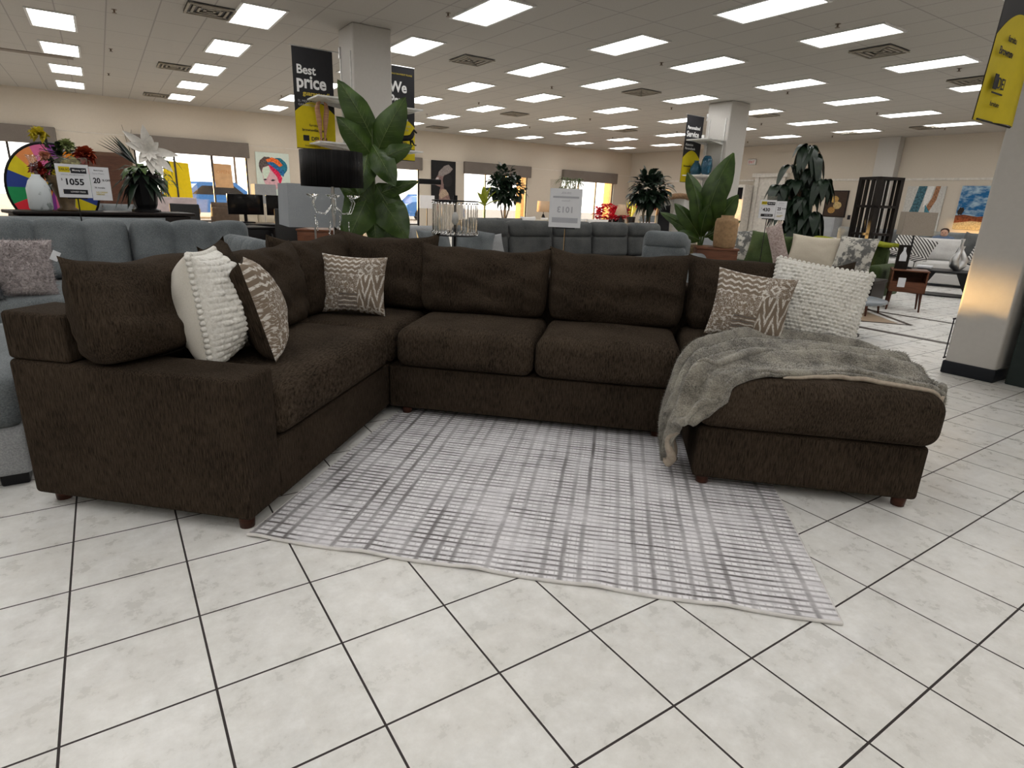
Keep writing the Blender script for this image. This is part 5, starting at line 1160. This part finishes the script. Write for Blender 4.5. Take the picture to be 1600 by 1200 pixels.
canvas('gold_leaf_picture', 'dark framed picture with three gold circles beside the rubber tree', onfar(11.80, 2.07), .70, .80, RW, M_WOODD, P('dark_umber_canvas', (.05, .03, .02)), [('gold_circle', P('gold_ochre', (.42, .26, .08), .3), blob(.42, .32, .20, .14)), ('gold_circle', P('gold_pale', (.50, .36, .16), .3), blob(.60, .56, .20, .15)), ('gold_circle', P('gold_deep', (.36, .20, .06), .3), blob(.35, .76, .18, .13))])
canvas('red_poppy_picture', 'wide picture of red blooms low on the far wall behind the ficus tree', onfar(21.10, 1.72), 1.55, .50, RW, None, P('crimson_canvas', (.30, .012, .012), .5, 8), [('petal', P('bright_red', (.62, .03, .03), .4), blob(.3, .5, .22, .3, 14, 0, .15)), ('petal', P('pink_red', (.60, .08, .10), .4), blob(.72, .5, .2, .32, 14, 0, .15))])
ex = thing('exit_sign', 'small white exit sign high on the far wall right of the far column', 'sign', (X1 - .06, 14.95, 3.10), RW)
G().rbox((0, .02, 0), (.34, .05, .20), .01).obj('housing', M_WHITE, ex); txt('EXIT', .13, P('exit_red', (.55, .02, .02)), ex, 0, -.006, -.045, .001, align='CENTER')
wc = thing('white_cabinet', 'plain white low cabinet under the gold circle picture', 'cabinet', (20.3, 11.3, 0), RW); G().rbox((0, 0, .62), (.62, .5, 1.22), .01).obj('case', M_LGREY, wc); G().bb(-.28, .28, -.26, -.25, .06, 1.18).obj('door', M_LGREY, wc)
bd = thing('white_bed', 'white slatted daybed against the far wall left of the black shelf tower', 'bed', (19.4, 10.4, 0), RW); G().rbox((0, 0, .45), (1.3, 2.0, .30), .05, 3).obj('mattress', M_WHITEF, bd); G().rbox((0, 0, .2), (1.4, 2.1, .22), .02).obj('frame', M_WHITE, bd); G().rbox((0, 1.02, .65), (1.4, .06, .5), .02).obj('headboard', M_WHITE, bd)
sw = G().rbox((0, 0, 0), (.02, .09, .14), .004).obj('light_switch', M_INK); sw.location = (X1 - .01, 10.93, 1.25); tag(sw, 'small dark wall switch right of the gold circle picture', 'switch')
vb = thing('dark_doorway_display', 'tall display case with a dark panel for the shaded opening, left of the white doorway', 'display case', (20.4, 15.3, 0), RW); G().rbox((0, 0, 1.13), (1.3, .5, 2.26), .01).obj('case', M_TRIM, vb); G().bb(-.58, .58, -.27, -.25, 1.74, 2.16).obj('dark_opening', M_SCREEN, vb)  # dark panel put in for the shade inside an opening
# yellow banner and papers at the windows
wb_ = thing('window_poster', 'yellow paper banner hanging inside the second window behind the poinsettia', 'poster', (2.06, Y1 + .088, .76), 0)
G().poly([(-.48, 0), (.34, .02), (.30, 1.26), (-.36, 1.30)], 0, 0, .004).obj('sheet', plain('yellow_poster_paper', (.75, .55, .01), .7, var=.05), wb_); txt('SALE', .12, M_INK, wb_, -.3, -.003, .06, .001)  # yellow is the paper's own colour
os_ = thing('window_poster', 'square orange tan paper sign hanging in the second window', 'poster', (3.32, Y1 + .088, 1.36), 0)
G().poly([(-.25, 0), (.27, .0), (.25, .70), (-.27, .71)], 0, 0, .004).obj('sheet', plain('kraft_paper', (.62, .38, .20), .7, var=.12, sc=5), os_); txt('OPEN', .15, P('faded_orange_ink', (.55, .28, .12)), os_, -.2, -.003, .42, .001)
# plants by the windows
bushy('indoor_tree', 'full crowned green tree in front of the fourth window', (12.55, 19.4, 0), (0, 0, 1.95), .50, 240, (.26, .16), M_LEAFD, 1, 11, .2, .03, 1.0, clusters=[((-.05, 0, 2.2), .42), ((-.35, 0, 1.85), .40), ((.42, 0, 1.80), .40), ((.0, 0, 1.55), .35)])
yb = thing('banana_plant', 'sunlit lime leaved plant at the left of the fourth window', 'plant', (11.45, 19.0, 0), 0); g = G()
for dx, dz_, L_ in ((-.5, .8, .9), (-.2, 1, 1.05), (.15, 1, 1.1), (.45, .9, .95), (.7, .5, .8), (-.75, .4, .7), (.3, .8, .8)): g.leaf((0, 0, 1.1), (dx, -.2, dz_), L_, .24, .25, .15, 8)
g.obj('foliage', M_LEAFY, yb); G().cyl((0, 0, .25), (0, 0, 1.15), .03).obj('stem', M_LEAFM, yb); G().lathe([(.15, 0), (.2, .3), (.18, .3)]).obj('pot', M_WOODD, yb)
bm = thing('bamboo_palm', 'slender bamboo palm between the fourth and fifth windows', 'plant', (14.35, 17.8, 0), 0); g = G(); r2 = random.Random(9)
for k in range(9):
    a = k * .7; x_, y_ = .18 * math.cos(a), .12 * math.sin(a); 
    for j in range(5): ring_leaves(g, (x_ * (1 + .3 * j), y_ * 1.3, 1.0 + .27 * j + .06 * (k % 3)), 8, .34, .045, -.2, .6, .6, k * 7 + j)
g.obj('foliage', M_LEAFM, bm); g = G(); [g.tube([(.12 * math.cos(k * .7), .1 * math.sin(k * .7), .2), (.22 * math.cos(k * .7), .15 * math.sin(k * .7), 2.1)], .012, 5) for k in range(9)]; g.obj('stem', M_LEAFM, bm); G().lathe([(.2, 0), (.24, .3), (.22, .3)]).obj('pot', M_WOODD, bm)
def flowerbush(label, loc, r, mat, seed):
    o = thing('poinsettia_bush', label, 'plant', loc, 0); g = G(); q = random.Random(seed)
    for i in range(90):
        d = V3((q.gauss(0, 1), q.gauss(0, .6), q.gauss(0, .8))).normalized() * q.uniform(.6, 1); p = V3((d.x * r, d.y * r * .6, 1.05 + d.z * r * .6)); ring_leaves(g, p, 5, .17, .09, -.2, .8, .2, seed + i)
    g.obj('red_bracts', mat, o); G().lathe([(.2, 0), (.25, .8), (.22, .8)]).obj('pot', M_WOODD, o); return o
M_RB = cm('poinsettia_red', (.60, .02, .05)); flowerbush('bank of bright red poinsettias below the fifth window, at left', (16.0, 17.6, 0), .55, M_RB, 3); flowerbush('bank of bright red poinsettias below the fifth window, at right', (17.05, 18.0, 0), .50, M_RB, 40)
sn = thing('snake_plant', 'upright lime green snake plant at the right of the fifth window', 'plant', (18.6, 18.9, 0), 0); g = G()
for dx, L_ in ((-.45, .7), (-.2, .9), (.1, .6), (.4, .75), (.6, .5)): g.leaf((dx * .1, 0, .9), (dx, 0, 1), L_, .13, .05, .2, 6)
g.obj('foliage', M_LEAFY, sn); G().lathe([(.14, 0), (.2, .9), (.18, .9)]).obj('pot', M_WOODD, sn)
fn = thing('potted_fern', 'wispy pale fern right of the mixed silk flowers, before the wooden door', 'plant', (.95, 13.2, 0), 0); g = G()
for k in range(16): ring_leaves(g, (.1 * math.sin(k), .1 * math.cos(k), .9 + .06 * k), 5, .42, .04, .2, 1.3, .9, k)
g.obj('foliage', M_LEAFM, fn); g = G(); g.cyl((0, 0, .3), (0, 0, 1.8), .015); g.obj('stem', M_BARK, fn); G().lathe([(.15, 0), (.2, .4), (.18, .4)]).obj('pot', M_WOODD, fn)
# far seating
sofa_obj('white_sofa', 'white sofa with rumpled throw in front of the fourth window', (11.0, 13.6, 0), R(170), 2.6, .95, .90, .45, 3, M_WHITEF, .22, .6)
sofa_obj('white_sofa', 'cream sofa left of the reversed price sign, far back', (8.2, 11.7, 0), R(175), 2.4, .95, .92, .45, 3, M_CREAMP, .22, .6)
sofa_obj('white_sofa', 'white sofa right of the reversed price sign, far back', (13.1, 11.9, 0), R(160), 2.3, .95, .90, .45, 3, M_WHITEF, .22, .6)
sofa_obj('grey_sofa', 'dark grey sofa beneath the fringed lamp at the room corner', (17.2, 15.0, 0), -R(30), 3.2, .95, .98, .45, 3, M_GREY, .22, .62)
sofa_obj('grey_sofa', 'dark grey sofa under the red bloom picture behind the ficus tree', (18.8, 17.2, 0), -R(60), 2.6, .95, .98, .45, 3, M_DGREY, .22, .62)
sofa_obj('white_sofa', 'pale sofa with pillows below the orange paper sign window', (3.8, 17.2, 0), R(10), 2.4, .9, .92, .45, 3, M_CREAMP, .22, .6)
sofa_obj('round_armchair', 'small brown armchair with rounded back below the yellow window poster', (2.05, 14.6, 0), R(200), .95, .85, 1.02, .45, 1, P('brown_leather', (.10, .07, .05)), .2, .62, cat='armchair')
sofa_obj('grey_sofa', 'grey sofa far back below the wooden door', (.3, 15.9, 0), R(0), 2.2, .9, .88, .45, 3, M_GREY, .22, .6)
sofa_obj('grey_sofa', 'pale grey sofa back showing between the clay vase and the green sofa', (10.1, 8.9, 0), -R(35), 2.4, .95, .88, .45, 3, M_LGREY, .22, .62)
sofa_obj('grey_sofa', 'dark grey sofa with white throw left of the crystal lamp, far back', (6.7, 10.2, 0), R(10), 1.9, .95, .95, .45, 2, M_DGREY, .22, .62)
def flamp(label, loc, mat, r0=.22, tp=.8, h=.28, z=.42, base_c=M_DARKM):
    o = thing('table_lamp', label, 'lamp', loc, 0); n = 24; vs = []
    for zz, r in ((z, r0), (z + h, r0 * tp)): vs += [(r * math.cos(2 * PI * k / n), r * math.sin(2 * PI * k / n), zz) for k in range(n)]
    f = G().add(vs, [(k, (k + 1) % n, (k + 1) % n + n, k + n) for k in range(n)]).obj('lamp_shade', mat, o); f.modifiers.new('t', 'SOLIDIFY').thickness = .004
    G().lathe([(.10, 0), (.10, .02), (.05, .05), (.09, .18), (.03, .32), (.012, .34), (.012, z + h * .5)], n=16).obj('base', base_c, o); return o
M_TSH = cloth('tan_shade', (.46, .33, .22), (.54, .40, .28), 100)
for i, (x_, y_, lb) in enumerate(((12.0, 16.2, 'small table lamp with square tan shade, left of a pair below the fourth window'), (12.95, 16.2, 'small table lamp with square tan shade, right of a pair below the fourth window'), (14.6, 15.3, 'tan coned table lamp just left of the reversed price sign'), (16.5, 13.6, 'table lamp with cream bell shade near the room corner'))):
    flamp(lb, (x_, y_, .62), M_TSH if i < 3 else M_CREAMP, .22, .95 if i < 2 else .55, .34, .40)
    table('end_table', 'dark end table under the ' + ('left tan lamp' if i == 0 else 'right tan lamp' if i == 1 else 'coned tan lamp' if i == 2 else 'cream bell lamp'), (x_, y_, 0), 0, .6, .6, .62, M_WOODD, .03)
fl = drum('floor_lamp', 'floor lamp with square white shade seen below the orange paper sign', (2.75, 13.2, 0), 0, 1.05, 1.42, M_LGREY, 'steel', box=(.42, .42), taper=.95)
tvc = thing('projector_arm', 'black flat display arm above the grey sofa right of the big plant', 'display arm', (6.15, 12.6, 0), R(-20)); G().rbox((0, 0, 1.64), (.50, .12, .11), .01).obj('bar', M_BLACK, tvc); G().cyl((-.25, 0, 0), (-.25, 0, 1.6), .02).obj('pole', M_DARKM, tvc)
o = G().rbox((0, 0, 0), (.42, .02, .32), .004).obj('white_poster', M_PAPER); o.location = (6.95, 14.4, 1.20); tag(o, 'small white info card on a stand right of the big plant', 'poster'); G().cyl((0, 0, -.15), (0, 0, -1.2), .012).obj('pole', M_DARKM, o)
o = G().rbox((0, 0, .35), (.7, .05, .7), .01).obj('white_board', plain('pinkish_white_board', (.60, .50, .50), .6)); o.location = (1.1, 12.6, .42); tag(o, 'plain pinkish white board between the two flower arrangements', 'board')
G().bb(-.3, .3, -.15, .15, -.42, 0).obj('stand', M_WOODD, o)
for k, (x_, y_, rz_, mt, lb) in enumerate(((8.0, 11.25, .3, M_WHITEF, 'white rumpled throw pillow on the cream sofa far back'), (9.0, 11.5, 0, M_CREAMP, 'cream pillow on top of the cream sofa far back'), (12.6, 11.5, .2, cm('red_cloth', (.40, .01, .03)), 'dark red pillow right under the reversed price sign'), (13.6, 11.6, .2, M_TOILE, 'dark patterned pillow on the white sofa far back'))):
    spill(lb, (x_, y_, .50), .55, .50, .2, mt, rz_, .2, 0, 60 + k)

# ================================================================== OUTSIDE
struct(G().bb(-60, 90, Y1 + .2, 90, -.15, -.02).obj('ground', plain('asphalt', (.22, .21, .20), .9, var=.1, sc=3)))
def car(label, loc, rz, mat, h=1.5):
    o = thing('parked_car', label, 'car', loc, rz); k = h / 1.5
    prof = [(-2.2, .35), (-2.2, .85), (-1.9, .98), (-1.5, 1.0), (-.95, 1.45), (.65, 1.48), (1.35, 1.02), (2.0, .90), (2.25, .70), (2.25, .35)]
    g = G(); g.poly([(x, z * k) for x, z in prof], -.85, 0, 1.7); f = g.obj('body', mat, o); bv = f.modifiers.new('b', 'BEVEL'); bv.width = .10; bv.segments = 3
    for s_ in (-1, 1): G().poly([(x, z * k) for x, z in ((-1.35, 1.02), (-.88, 1.38), (.60, 1.41), (1.15, 1.03))], s_ * .858 - .006, 0, .012).obj('side_window', M_SCREEN, o)
    for x_ in (-1.4, 1.4):
        for s_ in (-1, 1): G().cyl((x_, s_ * .72, .33), (x_, s_ * .88, .33), .33, n=24).obj('wheel', M_BLACK, o)
    return o
M_CB = plain('blue_car_paint', (.03, .12, .32), .2); M_CW = plain('silver_car_paint', (.45, .48, .52), .2, .3); M_CR = plain('red_car_paint', (.40, .05, .04), .2)
car('blue car parked outside the second window', (4.6, 33.0, -.02), R(15), M_CB, 1.6); car('silver car parked outside at the right of the second window', (9.5, 36.0, -.02), R(10), M_CW); car('dark blue car parked outside behind the big plant', (17.5, 36, -.02), R(12), M_CB)
g = G(); [g.bb(x_, x_ + .5, 26.2, 26.7, 0, 4.2) for x_ in (13.6, 22.0)]; 
for i, x_ in enumerate((17.6, 23.4)): 
    o = G().rbox((0, 0, 2.0), (.6, .5, 4.0), .03).obj('porch_column', plain('orange_stucco_%d' % i, (.62, .36, .14), .9)); o.location = (x_, 25.5, 0); tag(o, 'orange stucco porch pillar outside the %s window' % ('fourth' if i == 0 else 'fifth'), 'pillar')
for i, (x_, y_, h_) in enumerate(((6.2, 44, 5.0), (8.2, 48, 6.5), (-5.5, 40, 4.5))):
    bushy('street_tree', ['small tree far outside seen beside the orange paper sign', 'taller tree far outside right of the orange paper sign', 'leafy tree outside the far left window'][i], (x_, y_, 0), (0, 0, h_), 1.6, 260, (.7, .35), M_LEAFM, 1, 70 + i, .3, .09, .8)
